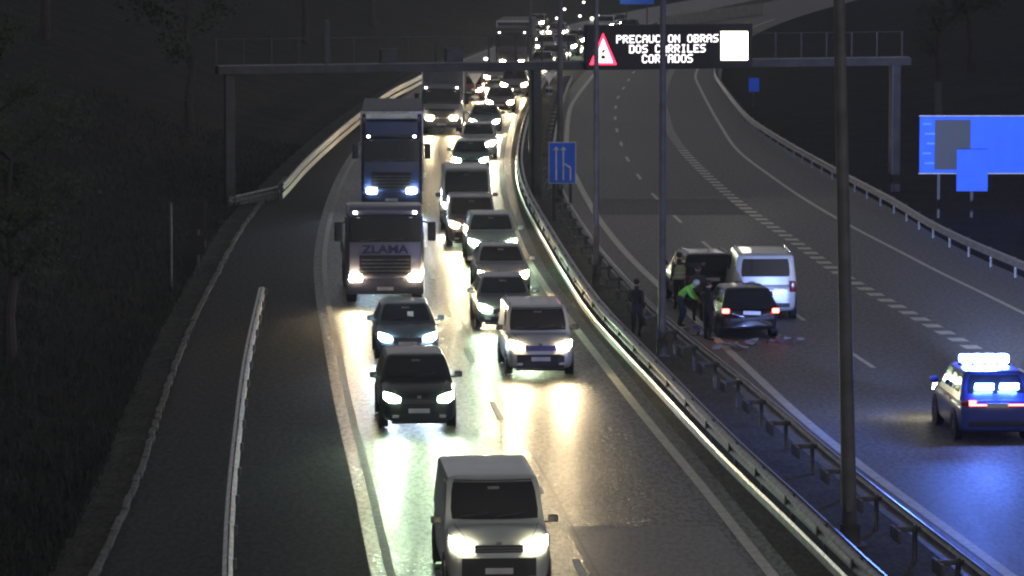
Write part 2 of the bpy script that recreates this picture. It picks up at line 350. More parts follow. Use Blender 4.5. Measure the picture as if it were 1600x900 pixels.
for k, zz in ((RAIL4, 0.30), (SKIRT4, 0.02)):       # the end turns down into the bank
    o = put('end_terminal', k, LBR, (-1.9, -3.4, zz - 0.2), R(-28)); o.rotation_euler = (R(3), 0, R(-28))

# ------------------------------------------------------------------ vehicles
def lerp(a, b, t): return a + (b - a) * t
HLC = {'warm': (1.0, 0.77, 0.45), 'white': (1.0, 0.90, 0.66), 'green': (0.72, 1.0, 0.66), 'blue': (0.62, 0.80, 1.0)}
def lamp_mat(c): return glow('headlight_' + c, HLC[c], 120.0)
M_TAIL = glow('tail_light_red', (1.0, 0.10, 0.07), 14.0)
M_TAILOFF = mat('tail_lens_unlit', (0.25, 0.01, 0.01), 0.2)
M_MARK = glow('marker_lamp', (1.0, 0.97, 0.9), 12.0)
WHEELS = {}
def wheel_meshes(r, wd=0.21):
    k = (round(r, 3), wd)
    if k not in WHEELS:
        ty = MB().lathe((0, 0, 0), [(-wd/2, r*0.62), (-wd/2, r*0.93), (-wd/2*0.8, r), (wd/2*0.8, r), (wd/2, r*0.93), (wd/2, r*0.62)], 24).mesh('tyre', M_RUBBER, True)
        rm = MB().lathe((0, 0, 0), [(-wd*0.4, r*0.64), (-wd*0.40, r*0.55), (wd*0.30, r*0.5), (wd*0.36, 0.001)], 20)
        for i in range(5):
            a = 2*math.pi*i/5; rm.box((wd*0.38, math.cos(a)*r*0.33, math.sin(a)*r*0.33), (0.03, 0.05, r*0.52), 0.005, rx=a - math.pi/2)
        WHEELS[k] = (ty, rm.mesh('rim', M_RIM, True))
    return WHEELS[k]
def add_wheel(root, x, y, r, wd=0.21):
    ty, rm = wheel_meshes(r, wd)
    wl = put('wheel', MB().tube((-0.05, 0, 0), (0.05, 0, 0), r*0.25, n=12).mesh('wheel', M_BLACK), root, (x, y, r))
    put('tyre', ty, wl, (0, 0, 0)); o = put('rim', rm, wl, (0, 0, 0)); 
    if x < 0: o.rotation_euler = (0, 0, math.pi)
def beam(root, x, y, z, c, power, aim=-2.0, spread=78, toward=-1, turn=0.0):
    L = bpy.data.lights.new('headlight_beam', 'SPOT'); L.energy = power * BEAM; L.color = HLC[c] if isinstance(c, str) else c
    L.spot_size = R(spread); L.spot_blend = 1.0; L.shadow_soft_size = 0.09
    o = bpy.data.objects.new('headlight_beam', L); COL.objects.link(o); o.parent = root; o.location = (x, y, z)
    o.rotation_euler = Vector((math.tan(R(turn)), toward, math.tan(R(aim)))).to_track_quat('-Z', 'Y').to_euler()

SPECS = {
 'hatch': dict(L=4.1, W=1.77, H=1.47, nose=0.72, cowl=(1.02, 0.97), belt=0.95, roof=(1.72, 3.45), tail=4.02, rw=0.66, wr=0.31, hz=0.66),
 'sedan': dict(L=4.55, W=1.80, H=1.45, nose=0.70, cowl=(1.15, 0.95), belt=0.93, roof=(1.95, 3.5), tail=4.3, rw=0.66, wr=0.32, hz=0.65),
 'suv':   dict(L=4.5, W=1.86, H=1.68, nose=0.92, cowl=(1.1, 1.12), belt=1.08, roof=(1.75, 3.95), tail=4.42, rw=0.70, wr=0.36, hz=0.80),
 'smallvan': dict(L=4.4, W=1.85, H=1.80, nose=0.95, cowl=(0.85, 1.13), belt=1.10, roof=(1.40, 4.3), tail=4.36, rw=0.80, wr=0.33, hz=0.86),
 'van':   dict(L=5.0, W=1.99, H=2.02, nose=1.06, cowl=(0.80, 1.26), belt=1.15, roof=(1.70, 4.86), tail=4.96, rw=0.80, wr=0.35, hz=0.98),
 'tallvan': dict(L=5.4, W=2.02, H=2.35, nose=1.10, cowl=(0.72, 1.30), belt=1.20, roof=(1.35, 5.25), tail=5.36, rw=0.86, wr=0.35, hz=0.95),
}
BODY_CACHE = {}
def shell_data(kind):
    S = SPECS[kind]; L, W, H = S['L'], S['W'] / 2, S['H']; cy, cz = S['cowl']; nose, belt = S['nose'], S['belt']
    st = [(0.0, 0.66, 0.34, nose - 0.22), (0.05, 0.82, 0.25, nose - 0.09), (0.16, 0.93, 0.21, nose - 0.01), (0.40, 0.985, 0.19, lerp(nose, cz, 0.35)),
          (cy * 0.75, 1.0, 0.19, lerp(nose, cz, 0.8)), (cy + 0.1, 1.0, 0.19, cz - 0.01), (cy + 0.7, 1.0, 0.19, belt + 0.02), (L * 0.6, 1.0, 0.19, belt), (L - 0.7, 0.995, 0.2, belt), (L - 0.2, 0.965, 0.24, belt - 0.01), (L - 0.05, 0.92, 0.3, belt - 0.06), (L, 0.84, 0.38, belt - 0.16)]
    rows = []
    for (y, wf, zb, zt) in st:
        ww = W * wf; h = zt - zb; c = 0.03
        half = [(0, zt + c), (0.45, zt + 0.85*c), (0.78, zt + 0.2*c), (0.93, zt - 0.05*h), (0.99, zt - 0.2*h), (1.0, zt - 0.42*h), (0.985, zb + 0.3*h), (0.96, zb + 0.1*h), (0.86, zb), (0, zb)]
        ring = [(a*ww, y, z) for a, z in half] + [(-a*ww, y, z) for a, z in half[1:-1]][::-1]
        rows.append(ring)
    n = len(rows[0]); body = MB()
    body.add([p for r in rows for p in r], [(i*n + j, i*n + (j+1) % n, (i+1)*n + (j+1) % n, (i+1)*n + j) for i in range(len(rows)-1) for j in range(n)] + [tuple(range(n)), tuple(range((len(rows)-1)*n, len(rows)*n))])
    # cabin
    z0 = min(cz, belt) - 0.05; rf, rr = S['roof']; tl = S['tail']; rw = S['rw'] * W + 0.06 * W
    def P(t):
        return lerp(cy, rf, t), lerp(tl, rr, t), lerp(W*0.965, rw, t), lerp(z0, H, t)
    fb, rb = 0.16, 0.05
    us = [-1, -0.94, -0.7, -0.35, 0, 0.35, 0.7, 0.94, 1]
    def ring(t, inset=0.0, dz=0.0):
        yf, yr, ww, z = P(t); ww -= inset; yf += inset; yr -= inset
        fr = [(u*ww, yf + fb*abs(u)**2.2 + (0.04 if abs(u) == 1 else 0), z + dz) for u in us]
        sd = [(ww, lerp(yf + fb + 0.1, yr - rb - 0.08, k/4), z + dz) for k in range(5)]
        re = [(u*ww, yr - rb*abs(u)**2.2 - (0.04 if abs(u) == 1 else 0), z + dz) for u in us[::-1]]
        sl = [(-x, y, zz) for x, y, zz in sd[::-1]]
        return fr + sd + re + sl
    rings = [ring(0), ring(0.3), ring(0.6), ring(0.9), ring(0.965, 0.02), ring(0.995, 0.075), ring(1.0, 0.2, 0.012), ring(1.0, 0.45, 0.022)]
    m = len(rings[0]); cab = MB()
    cab.add([p for r in rings for p in r], [(i*m + j, i*m + (j+1) % m, (i+1)*m + (j+1) % m, (i+1)*m + j) for i in range(len(rings)-1) for j in range(m)] + [tuple(range((len(rings)-1)*m, len(rings)*m))])
    def front(u, v, o=0.010):
        yf, yr, ww, z = P(v); return (u*ww, yf + fb*abs(u)**2.2 - o, z + o*0.7)
    def rear(u, v, o=0.010):
        yf, yr, ww, z = P(v); return (u*ww, yr - rb*abs(u)**2.2 + o, z + o*0.3)
    def side(sg, k, v, o=0.008):
        yf, yr, ww, z = P(v); return (sg*(ww + o), lerp(yf + fb + 0.1, yr - rb - 0.08, k), z)
    def patch(fn, a0, a1, v0, v1, rimv, nu=8, nv=5, sh=0.03):
        rows = []
        for j in range(nv):
            v = lerp(v0, v1, j/(nv-1)); k = sh if j in (0, nv-1) else 0
            rows.append([fn(lerp(a0 + k, a1 - k, i/(nu-1)), v) for i in range(nu)])
        return MB().grid(rows, rim=rimv)
    vb = (max(cz, belt) + 0.05 - z0) / (H - z0)
    d = dict(body=body.mesh('body', M_BLACK, True))
    d['cab'] = cab
    d['windscreen'] = patch(front, -0.90, 0.90, vb, 0.90, (0, 0.03, -0.01)).mesh('windscreen', M_GLASS, True)
    d['rear_window'] = patch(rear, -0.82, 0.82, vb + 0.04, 0.86, (0, -0.03, 0)).mesh('rear_window', M_GLASS, True)
    wins = [(0.02, 0.36), (0.40, 0.70), (0.74, 0.97)] if kind in ('suv', 'tallvan') else [(0.02, 0.30)] if kind in ('van', 'smallvan') else [(0.03, 0.46), (0.50, 0.93)]
    d['side'] = [patch(lambda k, v, sg=sg: side(sg, k, v), a, b, vb + 0.02, 0.84, (-sg*0.03, 0, 0), 4, 4, 0.02).mesh('side_window', M_GLASS, True) for sg in (1, -1) for a, b in wins]
    d['front'], d['P'], d['rearf'] = front, P, rear
    def ny(x):
        r = abs(x) / W; return float(np.interp(r, [0, 0.5, 0.66, 0.82, 0.93, 0.985], [-0.005, -0.002, 0.015, 0.06, 0.17, 0.42]))
    d['ny'] = ny
    return d
def front_patch(d, W, r0, r1, z0, z1, o, name, m, lean=0.0, nu=8, nv=3):
    rows = [[(lerp(r0, r1, i/(nu-1))*W, d['ny'](lerp(r0, r1, i/(nu-1))*W) - o + lean*(j/(nv-1)), lerp(z0, z1, j/(nv-1))) for i in range(nu)] for j in range(nv)]
    return MB().grid(rows, rim=(0, 0.05, 0))
def lens(d, W, sg, hz, size=1.0):
    """swept-back head lamp that wraps round the corner of the nose"""
    top = [(0.50, 0.015), (0.62, 0.055), (0.78, 0.085), (0.92, 0.10)]; bot = [(0.50, -0.055), (0.62, -0.075), (0.78, -0.07), (0.92, -0.01)]
    rows = []
    for j in range(4):
        rows.append([(sg*a*W, d['ny'](a*W) - 0.035 + 0.05*(j/3), hz + size*lerp(zb, zt, j/3)) for (a, zt), (_, zb) in zip(top, bot)])
    return MB().grid(rows, rim=(0, 0.1, 0))
def vehicle(name, label, cat, px, py, kind, pname, pcol, hl='white', power=900, yaw=0.0, rear=False, lit=True, group=None, detail=True, line=E1, lower=None, rails=False, tails=None, size=1.35, scale=1.0, paper=False):
    S = SPECS[kind]; W = S['W']/2; L = S['L']; p = G(px, py)
    if kind not in BODY_CACHE: BODY_CACHE[kind] = shell_data(kind)
    d = BODY_CACHE[kind]
    a = math.atan2(-line.slope(p.y), 1)
    root = empty(name, (p.x, p.y, 0.009), a + yaw)
    if rear:
        root.rotation_euler.z += math.pi
        off_ = Matrix.Rotation(root.rotation_euler.z, 3, 'Z') @ Vector((0, L, 0)); root.location -= off_
    root.scale = (scale,)*3
    tag(root, label, cat, group or (None if rear else 'vehicles queuing on the left carriageway')); pm = paint(pname, pcol)
    body = d['body'].copy(); body.materials.clear(); body.materials.append(pm)
    bo = link('body', body, root); sub = bo.modifiers.new('s', 'SUBSURF'); sub.levels = 1; sub.render_levels = 1
    cb = MB(); cb.v, cb.f, cb.m = d['cab'].v, d['cab'].f, d['cab'].m
    cb.build('cabin', pm, root, True)
    link('windscreen', d['windscreen'], root); link('rear_window', d['rear_window'], root)
    for s in d['side']: link('side_window', s, root)
    for y in (S['cowl'][0]*0.55 + 0.28, L - 0.85):
        for sg in (1, -1):
            arch = MB().lathe((sg*(W - 0.012), y, S['wr']), [(-0.02, S['wr']*0.3), (0.016, S['wr']*0.4), (0.018, S['wr']*1.14), (-0.02, S['wr']*1.16)], 24)
            arch.build('wheel_arch', M_BLACK, root); add_wheel(root, sg*(W - 0.10), y, S['wr'])
    hz = S['hz']; lm = lamp_mat(hl) if lit else mat('clear_lens', (0.5, 0.5, 0.5), 0.1, coat=0.5)
    for sg in (1, -1):
        hb = lens(d, W, sg, hz, size).build('headlight', lm, root, True)
        if lit: beam(root, sg*0.72*W, -0.10, hz, hl, power)
    if not rear or detail:
        front_patch(d, W, -0.46, 0.46, hz - 0.14, hz + 0.0, 0.022, 'grille', M_BLACK, 0.02).build('grille', lower or M_BLACK, root)
        lo = front_patch(d, W, -0.70, 0.70, 0.26, (0.42 if not kind in ('van', 'smallvan') else hz - 0.24), 0.020, 'intake', M_BLACK).build('lower_intake', M_BLACK, root)
        for k in range(2): MB().box((0, d['ny'](0) - 0.035, hz - 0.045 - 0.05*k), (0.84*W, 0.02, 0.012), 0.003).build('grille_bar', M_CHROME, root)
        MB().box((0, -0.035, 0.50), (0.52, 0.015, 0.11), 0.004).build('number_plate', M_PLATE, root)
        MB().box((0, 0.10, 0.215), (1.45*W, 0.25, 0.05), 0.015).build('bumper_lip', M_BLACK, root)
        MB().box((0, -0.022, hz + 0.035), (0.10, 0.02, 0.08), 0.008).build('badge', M_CHROME, root)
    if not rear:
        for sg in (1, -1):
            MB().box((sg*0.62*W, d['ny'](0.62*W) - 0.02, 0.36), (0.17, 0.03, 0.07), 0.02).build('fog_lamp', mat('clear_lens', (0.5, 0.5, 0.5), 0.1, coat=0.5), root, True)
            qq = [(sg*0.60*W, 0.10, S['nose'] + 0.022), (sg*0.72*W, S['cowl'][0]*0.5, lerp(S['nose'], S['cowl'][1], 0.6) + 0.026), (sg*0.80*W, S['cowl'][0], S['cowl'][1] + 0.015)]
            MB().path(qq, [0.007]*3, 5).build('bonnet_seam', M_BLACK, root)
        q = [Vector(d['front'](u, 0.93, 0.014)) for u in (-0.86, -0.4, 0, 0.4, 0.86)]; MB().path(q, [0.016]*5, 5).build('windscreen_trim', M_BLACK, root)
        c = Vector(d['front'](0.0, 0.80, 0.016)); MB().box(c, (0.22, 0.012, 0.055), 0.004, rx=R(-35)).build('rear_view_mirror', M_STEELD, root)
    for sg in (1, -1):
        y = S['cowl'][0] + 0.42; z = S['belt'] + 0.14
        MB().box((sg*(W + 0.12), y, z), (0.20, 0.11, 0.15), 0.04).box((sg*(W + 0.01), y, z - 0.06), (0.14, 0.06, 0.04), 0.01).build('mirror', M_BLACK if kind.endswith('van') else pm, root, True)
        f0, f1 = d['front'](sg*0.1 - 0.02, 0.26), d['front'](sg*0.1 + 0.62, 0.30)
    wp = MB()
    for u0 in (-0.75, -0.02):
        q0, q1 = Vector(d['front'](u0 + 0.05, 0.27, 0.022)), Vector(d['front'](u0 + 0.62, 0.34, 0.022)); wp = MB().tube(q0, q1, 0.010, n=5); wp.build('wiper', M_BLACK, root)
    for sg in (1, -1):
        for yy in ((S['cowl'][0] + 1.15, S['cowl'][0] + 2.1) if L > 3 else ()):
            MB().box((sg*(W + 0.006), yy, S['belt'] - 0.14), (0.03, 0.17, 0.03), 0.008).build('door_handle', pm, root)
        if rails:
            yf, yr, ww, zz = d['P'](1.0)
            MB().path([(sg*(ww - 0.08), yf + 0.35, zz), (sg*(ww - 0.08), yf + 0.45, zz + 0.06), (sg*(ww - 0.08), yr - 0.4, zz + 0.06), (sg*(ww - 0.08), yr - 0.3, zz)], [0.018]*4, 6).build('roof_rail', M_CHROME, root)
    if paper:
        c = Vector(d['front'](0.18, 0.50, 0.02)); MB().box(c, (0.17, 0.010, 0.17), 0.004, rx=R(-38)).build('dashboard_paper', M_PLATE, root)
    # rear end
    tm = tails or M_TAILOFF
    for sg in (1, -1):
        rr = MB().box((sg*W*0.84, L - 0.015, S['belt'] - 0.10), (0.20, 0.10, 0.13 if not kind.endswith('van') else 0.34), 0.03).build('tail_light', tm, root, True)
    MB().box((0, L + 0.0, 0.47), (1.5*W, 0.07, 0.12), 0.02).build('rear_bumper', M_BLACK, root, True)
    MB().box((0, L + 0.012, S['belt'] - 0.16), (0.52, 0.02, 0.11), 0.004).build('number_plate', M_PLATE, root)
    if kind in ('hatch', 'suv', 'sedan'): MB().tube((0.0, S['roof'][1] - 0.25, S['H'] - 0.01), (0.0, S['roof'][1] - 0.05, S['H'] + 0.16), 0.008, 0.004, 5).build('aerial', M_BLACK, root)
    return root

WHITE = (0.62, 0.64, 0.62); SILVER = (0.33, 0.34, 0.34)
vehicle('panel_van', 'pale grey van at the very front of the queue, cut off by the bottom edge', 'van', 780, 934, 'van', 'pale', (0.60, 0.65, 0.58), 'white', 900, size=1.45)
vehicle('off_road_car', 'black off-roader with bright headlights right behind the pale grey van', 'car', 655, 674, 'suv', 'black', (0.014, 0.016, 0.018), 'green', 760)
vehicle('hatchback_car', 'dark blue hatchback between the black off-roader and the first lorry', 'car', 637, 565, 'hatch', 'slate', (0.10, 0.14, 0.16), 'blue', 850, paper=True)
vehicle('compact_van', 'white compact van with indigo bumper leading the lane beside the guardrail', 'van', 845, 590, 'smallvan', 'white', WHITE, 'warm', 1000, lower=mat('indigo_bumper', (0.08, 0.07, 0.30), 0.4), rails=True)
vehicle('saloon_car', 'grey car tucked directly behind the white compact van', 'car', 791, 517, 'hatch', 'grey', (0.20, 0.20, 0.21), 'green', 900)
vehicle('estate_car', 'silver car third in the lane beside the guardrail', 'car', 787, 461, 'sedan', 'silver', SILVER, 'warm', 900)
vehicle('family_car', 'pale green white car ahead of the dark people carrier', 'car', 770, 415, 'suv', 'mint', (0.42, 0.47, 0.42), 'green', 900)
vehicle('people_carrier', 'dark brownish people carrier with grey roof in front of the tall white van', 'car', 738, 388, 'smallvan', 'brown', (0.16, 0.14, 0.15), 'warm', 900)
vehicle('camper_van', 'tall pale van with a large flat roof in the guardrail lane', 'van', 730, 361, 'tallvan', 'cream', (0.52, 0.56, 0.50), 'white', 900)
vehicle('passenger_car', 'dark teal car with bright headlights behind the tall pale van', 'car', 735, 272, 'sedan', 'teal', (0.05, 0.09, 0.09), 'green', 900)
vehicle('passenger_car', 'white boxy car with a wide dark windscreen further back in the queue', 'car', 747, 249, 'suv', 'white', WHITE, 'white', 800)
vehicle('passenger_car', 'dark car with rounded roof behind the white boxy car', 'car', 757, 209, 'hatch', 'slate', (0.10, 0.14, 0.16), 'white', 800)
vehicle('passenger_car', 'dark purplish car with two star-bright lamps near the gantry column', 'car', 781, 177, 'sedan', 'plum', (0.09, 0.07, 0.085), 'warm', 800)
vehicle('queued_car', 'car half hidden behind the dark purplish car under the gantry', 'car', 803, 152, 'suv', 'grey', (0.20, 0.20, 0.21), 'warm', 700)
vehicle('passenger_car', 'small reddish car in the left lane behind the light lorry', 'car', 733, 157, 'hatch', 'red', (0.25, 0.03, 0.03), 'warm', 700)
vehicle('queued_car', 'distant car with twin headlights just above the gantry beam', 'car', 862, 101, 'sedan', 'black', (0.014, 0.016, 0.018), 'white', 600)
vehicle('queued_car', 'distant car behind the twin headlights above the gantry beam', 'car', 850, 85, 'hatch', 'grey', (0.20, 0.20, 0.21), 'white', 500)
vehicle('queued_car', 'distant car closest to the red warning triangle', 'car', 900, 74, 'sedan', 'silver', SILVER, 'white', 500)
vehicle('queued_car', 'distant white car above the red warning triangle', 'car', 944, 53, 'suv', 'white', WHITE, 'white', 500)
vehicle('queued_car', 'last car of the queue above the lettered message panel', 'car', 980, 55, 'hatch', 'black', (0.014, 0.016, 0.018), 'white', 500)
vehicle('queued_car', 'far car lit up beside the tall lorry with the white mast', 'car', 836, 46, 'sedan', 'grey', (0.20, 0.20, 0.21), 'white', 500)


for (fx, fy, fk, fl) in ((822, 133, 'hatch', 'partly hidden car next to the gantry column, under the beam'), (846, 113, 'sedan', 'car just under the gantry beam between the two tall posts'), (884, 88, 'suv', 'distant car second in line left of the red warning triangle'), (921, 64, 'hatch', 'distant car peeping over the top left of the message panel'), (962, 46, 'sedan', 'distant car between the white one and the last of the queue'), (775, 136, 'hatch', 'car in the middle of the far lanes behind the purplish one'), (822, 78, 'suv', 'distant car in the outer lane right of the farthest lorry'), (868, 62, 'hatch', 'distant car in the outer lane over the gantry, alone')):
    vehicle('queued_car', fl, 'car', fx, fy, fk, 'grey', (0.20, 0.20, 0.21), ('white', 'warm', 'green')[fx % 3], 550)
def glyph_mesh(text, size, name, material, bold=0.02, depth=0.01):
    cu = bpy.data.curves.new('t', 'FONT'); cu.body = text; cu.size = size; cu.align_x = 'CENTER'; cu.align_y = 'CENTER'; cu.extrude = depth; cu.offset = bold
    o = bpy.data.objects.new('t', cu); COL.objects.link(o); dg = bpy.context.evaluated_depsgraph_get(); dg.update()
    me = bpy.data.meshes.new_from_object(o.evaluated_get(dg)); bpy.data.objects.remove(o); me.materials.clear(); me.materials.append(material); me.name = name; return me

def lorry(label, px, py, W=2.5, cabH=3.1, wind=(2.0, 2.9), col=('lilac', (0.15, 0.15, 0.22)), hl='warm', power=1200, load='flat', loadH=1.2, length=9.0, hz=0.9, text=None, hsp=0.95, bar=False, cabD=2.2, marks=True):
    p = G(px, py); root = empty('lorry', (p.x, p.y, 0.009), math.atan2(-E1.slope(p.y), 1)); tag(root, label, 'lorry', 'lorries in the queue')
    pm = paint(*col); h = W/2
    # cab shell : stations front to back
    prof = [(0.55, 0.06), (1.3, 0.0), (wind[0] - 0.05, 0.0), (wind[1] + 0.05, 0.22), (cabH - 0.12, 0.34), (cabH, 0.6)]
    rows = []
    for z, y in prof:
        ww = h if z < wind[1] else h - 0.06
        rows.append([(-ww + 0.10, cabD, z), (-ww, cabD - 0.1, z), (-ww, y + 0.28, z), (-ww + 0.12, y + 0.06, z), (-ww*0.5, y, z), (ww*0.5, y, z), (ww - 0.12, y + 0.06, z), (ww, y + 0.28, z), (ww, cabD - 0.1, z), (ww - 0.10, cabD, z)])
    n = 10; cm = MB(); cm.add([q for r in rows for q in r], [(i*n + j, i*n + (j+1) % n, (i+1)*n + (j+1) % n, (i+1)*n + j) for i in range(len(rows)-1) for j in range(n)] + [tuple(range(n)), tuple(range((len(rows)-1)*n, len(rows)*n))])
    cm.build('cab', pm, root, True)
    def wy(z): return lerp(0.0, 0.22, (z - wind[0])/(wind[1] - wind[0]))
    rws = []
    for j in range(4):
        z = lerp(wind[0] + 0.02, wind[1], j/3)
        rws.append([(u*(h - 0.1), wy(z) - 0.02 + (0.07 if abs(u) == 1 else 0.0), z) for u in (-1, -0.9, -0.45, 0, 0.45, 0.9, 1)])
    MB().grid(rws, rim=(0, 0.05, 0)).build('windscreen', M_GLASS, root, True)
    for sg in (1, -1):
        MB().prism([(sg*(h + 0.006), 0.4, wind[0] + 0.05), (sg*(h + 0.006), 1.4, wind[0] + 0.05), (sg*(h + 0.006), 1.35, wind[1] - 0.05), (sg*(h - 0.03), 0.62, wind[1] - 0.05)], (-sg*0.03, 0, 0)).build('side_window', M_GLASS, root)
        MB().box((sg*h*0.76, -0.02, wind[1] + 0.17), (0.12, 0.16, 0.09), 0.02).build('marker_lamp', M_MARK if marks else M_BLACK, root, True)
        mr = MB().box((sg*(h + 0.24), 0.12, wind[1] - 0.45), (0.26, 0.16, 0.62), 0.05).build('mirror', M_BLACK, root, True)
        MB().tube((sg*(h - 0.02), 0.3, wind[1] - 0.15), (sg*(h + 0.2), 0.14, wind[1] - 0.2), 0.02).build('mirror_arm', M_BLACK, mr)
        MB().box((sg*(h + 0.24), 0.205, wind[1] - 0.45), (0.21, 0.012, 0.54), 0.003).build('mirror_glass', M_CHROME, mr)
        MB().box((sg*hsp, -0.075, hz), (0.40, 0.08, 0.22), 0.05).build('headlight', lamp_mat(hl), root, True)
        beam(root, sg*hsp, -0.16, hz, hl, power, -2.0)
        MB().box((sg*(h - 0.15), 0.3, 0.55), (0.28, 0.55, 0.4), 0.06).build('step', M_BLACK, root, True)
    MB().box((0, 0.12, wind[1] + 0.16), (W*0.86, 0.26, 0.14), 0.04).build('sun_visor', pm if not bar else M_GLASS, root, True)
    MB().box((0, 0.03, 0.62), (W*0.99, 0.20, 0.50), 0.07).build('bumper', mat('bumper_' + col[0], [c*0.55 for c in col[1]], 0.5), root, True)
    gr = MB().box((0, -0.012, lerp(0.95, wind[0], 0.32)), (W*0.66, 0.03, (wind[0] - 0.95)*0.62), 0.01).build('grille', M_BLACK, root)
    for k in range(5): MB().box((0, -0.035, 1.0 + k*(wind[0] - 1.25)/6.5), (W*0.62, 0.03, 0.035), 0.006).build('grille_slat', M_STEELD, gr)
    MB().box((0, -0.085, 0.55), (0.52, 0.02, 0.11), 0.004).build('number_plate', M_PLATE, root)
    for u0 in (-0.8, -0.15):
        MB().tube((u0, -0.045, wind[0] + 0.06), (u0 + 0.72, -0.03, wind[0] + 0.13), 0.012, n=5).build('wiper', M_BLACK, root)
    if text:
        o = put('lettering', glyph_mesh(text, 0.36, 'lettering', mat('lettering_ink', (0.035, 0.03, 0.11), 0.5), 0.012), root, (0, -0.02, wind[0] - 0.22)); o.rotation_euler = (math.pi/2, 0, 0); o.scale = (1.25, 1, 1)
    # chassis and wheels
    MB().box((0, cabD + (length - cabD)/2 - 0.2, 0.82), (0.9, length - 0.8, 0.26), 0.03).build('chassis', M_BLACK, root)
    for y in (1.25, length - 2.6, length - 1.3):
        for sg in (1, -1): add_wheel(root, sg*(h - 0.20), y, 0.5, 0.32)
    y0 = cabD + 0.25; yl = length - y0
    if load == 'flat':
        bd = MB().box((0, y0 + yl/2, 1.12), (W, yl, 0.16), 0.02).build('load_bed', M_STEELD, root)
        MB().box((0, y0 + 0.05, 1.75), (W*0.96, 0.08, 1.1), 0.02).build('headboard', M_STEELD, bd)
        for sg in (1, -1): MB().box((sg*(h - 0.03), y0 + yl/2 + 0.06, 1.38), (0.05, yl - 0.2, 0.36), 0.01).build('drop_side', M_STEELD, bd)
    else:
        bx = MB().box((0, y0 + yl/2, (1.05 + loadH)/2), (W + 0.04, yl, loadH - 1.05), 0.04).build('cargo_box', mat('cargo_' + col[0], [c*0.4 + 0.05 for c in col[1]], 0.5), root)
        MB().box((0, y0 - 0.02, loadH - 0.08), (W + 0.08, 0.10, 0.12), 0.02).build('top_rail', M_STEEL, bx)
        for sg in (1, -1):
            MB().box((sg*(h + 0.03), y0, (1.1 + loadH)/2), (0.07, 0.10, loadH - 1.15), 0.02).build('corner_post', M_STEEL, bx)
            for q in range(7): MB().box((sg*(h + 0.03), y0 + (q + 0.6)*yl/7, (1.1 + loadH)/2), (0.03, 0.06, loadH - 1.2)).build('side_rib', M_STEELD, bx)
    if bar: MB().box((0, 0.62, cabH + 0.13), (W*0.86, 0.30, 0.24), 0.06).build('roof_light_bar', mat('pale_bar', (0.75, 0.82, 0.72), 0.4), root, True)
    return root
lorry('first lorry, lilac cab with dark lettering under its windscreen', 602, 478, cabH=3.15, wind=(2.02, 2.82), text='ZLAMA', hl='warm', power=1100, length=9.0)
lorry('second lorry, tall dark blue cab with pale roof bar and blue white headlights', 612, 333, cabH=3.85, wind=(2.1, 3.0), col=('navy', (0.04, 0.06, 0.15)), hl='blue', power=1300, load='box', loadH=4.1, length=13, hz=0.92, hsp=0.82, bar=True)
lorry('third lorry, lighter and lower, just behind the tall dark blue cab', 690, 210, W=2.25, cabH=2.7, wind=(1.65, 2.4), col=('steel', (0.16, 0.17, 0.2)), hl='warm', power=800, load='box', loadH=3.6, length=8, hsp=0.66)
t4 = lorry('farthest lorry, dark with a bright white mast, framed by the gantry', 800, 116, W=2.45, cabH=3.5, wind=(2.0, 2.9), col=('coal', (0.05, 0.05, 0.055)), hl='white', power=700, load='box', loadH=3.9, length=12, hsp=0.7)

# --- crash scene, seen from behind
cr = vehicle('crashed_car', 'dark hatchback with lit red tail lights stopped behind the white van', 'car', 1173, 531, 'hatch', 'black', (0.014, 0.016, 0.018), lit=False, rear=True, tails=M_TAIL, line=R1, yaw=R(2))
crr = random.Random(4)
for ch in cr.children:
    if ch.name.split('.')[0] == 'body':
        for v in ch.data.vertices:
            if v.co.y > 3.7: v.co += Vector((crr.uniform(-0.05, 0.05), crr.uniform(-0.16, 0.03), crr.uniform(-0.06, 0.05)))
    if ch.name.startswith('rear_bumper'): ch.rotation_euler = (0.05, 0.06, 0.02); ch.location.z -= 0.06
    if ch.name.startswith('number_plate'): ch.rotation_euler = (0, -0.04, 0)
vehicle('stopped_van', 'white van with a wide dark rear window stopped on the carriageway', 'van', 1196, 501, 'van', 'white', WHITE, lit=False, rear=True, line=R1, yaw=R(-3), rails=True)
vehicle('stopped_car', 'dark people carrier with pale roof rails wedged left of the white van', 'car', 1112, 482, 'suv', 'black', (0.014, 0.016, 0.018), lit=False, rear=True, line=R1, yaw=R(3), rails=True)
# --- police car
M_BLUE = glow('blue_beacon', (0.10, 0.22, 1.0), 160.0)
pc = vehicle('police_car', 'police estate car with blazing blue roof lights at the right edge', 'police car', 1558, 694, 'suv', 'police', (0.06, 0.085, 0.34), lit=True, hl='white', power=0.0, rear=True, tails=None, line=R1, yaw=R(-2), rails=False)  # blue light of the beacons is put into this body paint
for ch in list(pc.children):
    if ch.name.startswith('headlight_beam'): bpy.data.objects.remove(ch)
lb = MB().box((0, 2.55, 1.73), (1.25, 0.30, 0.07), 0.02).build('light_bar', M_BLACK, pc)
for x in (-0.45, -0.15, 0.15, 0.45): MB().box((x, 2.55, 1.815), (0.29, 0.32, 0.22), 0.05).build('beacon', M_BLUE, lb, True)
for x in (-0.3, 0.3): MB().box((x, 4.36, 1.36), (0.46, 0.05, 0.15), 0.02, rx=R(-20)).build('window_strobe', M_BLUE, pc, True)
MB().box((-0.0, 4.475, 0.93), (1.35, 0.05, 0.035), 0.01).build('tail_strip', M_TAIL, pc)
MB().box((0.62, 4.46, 0.99), (0.22, 0.08, 0.09), 0.02).build('brake_lamp', M_TAIL, pc)
MB().box((0, 4.47, 0.70), (1.5, 0.03, 0.10), 0.01).build('reflective_band', mat('police_blue_band', (0.02, 0.06, 0.4), 0.4), pc)
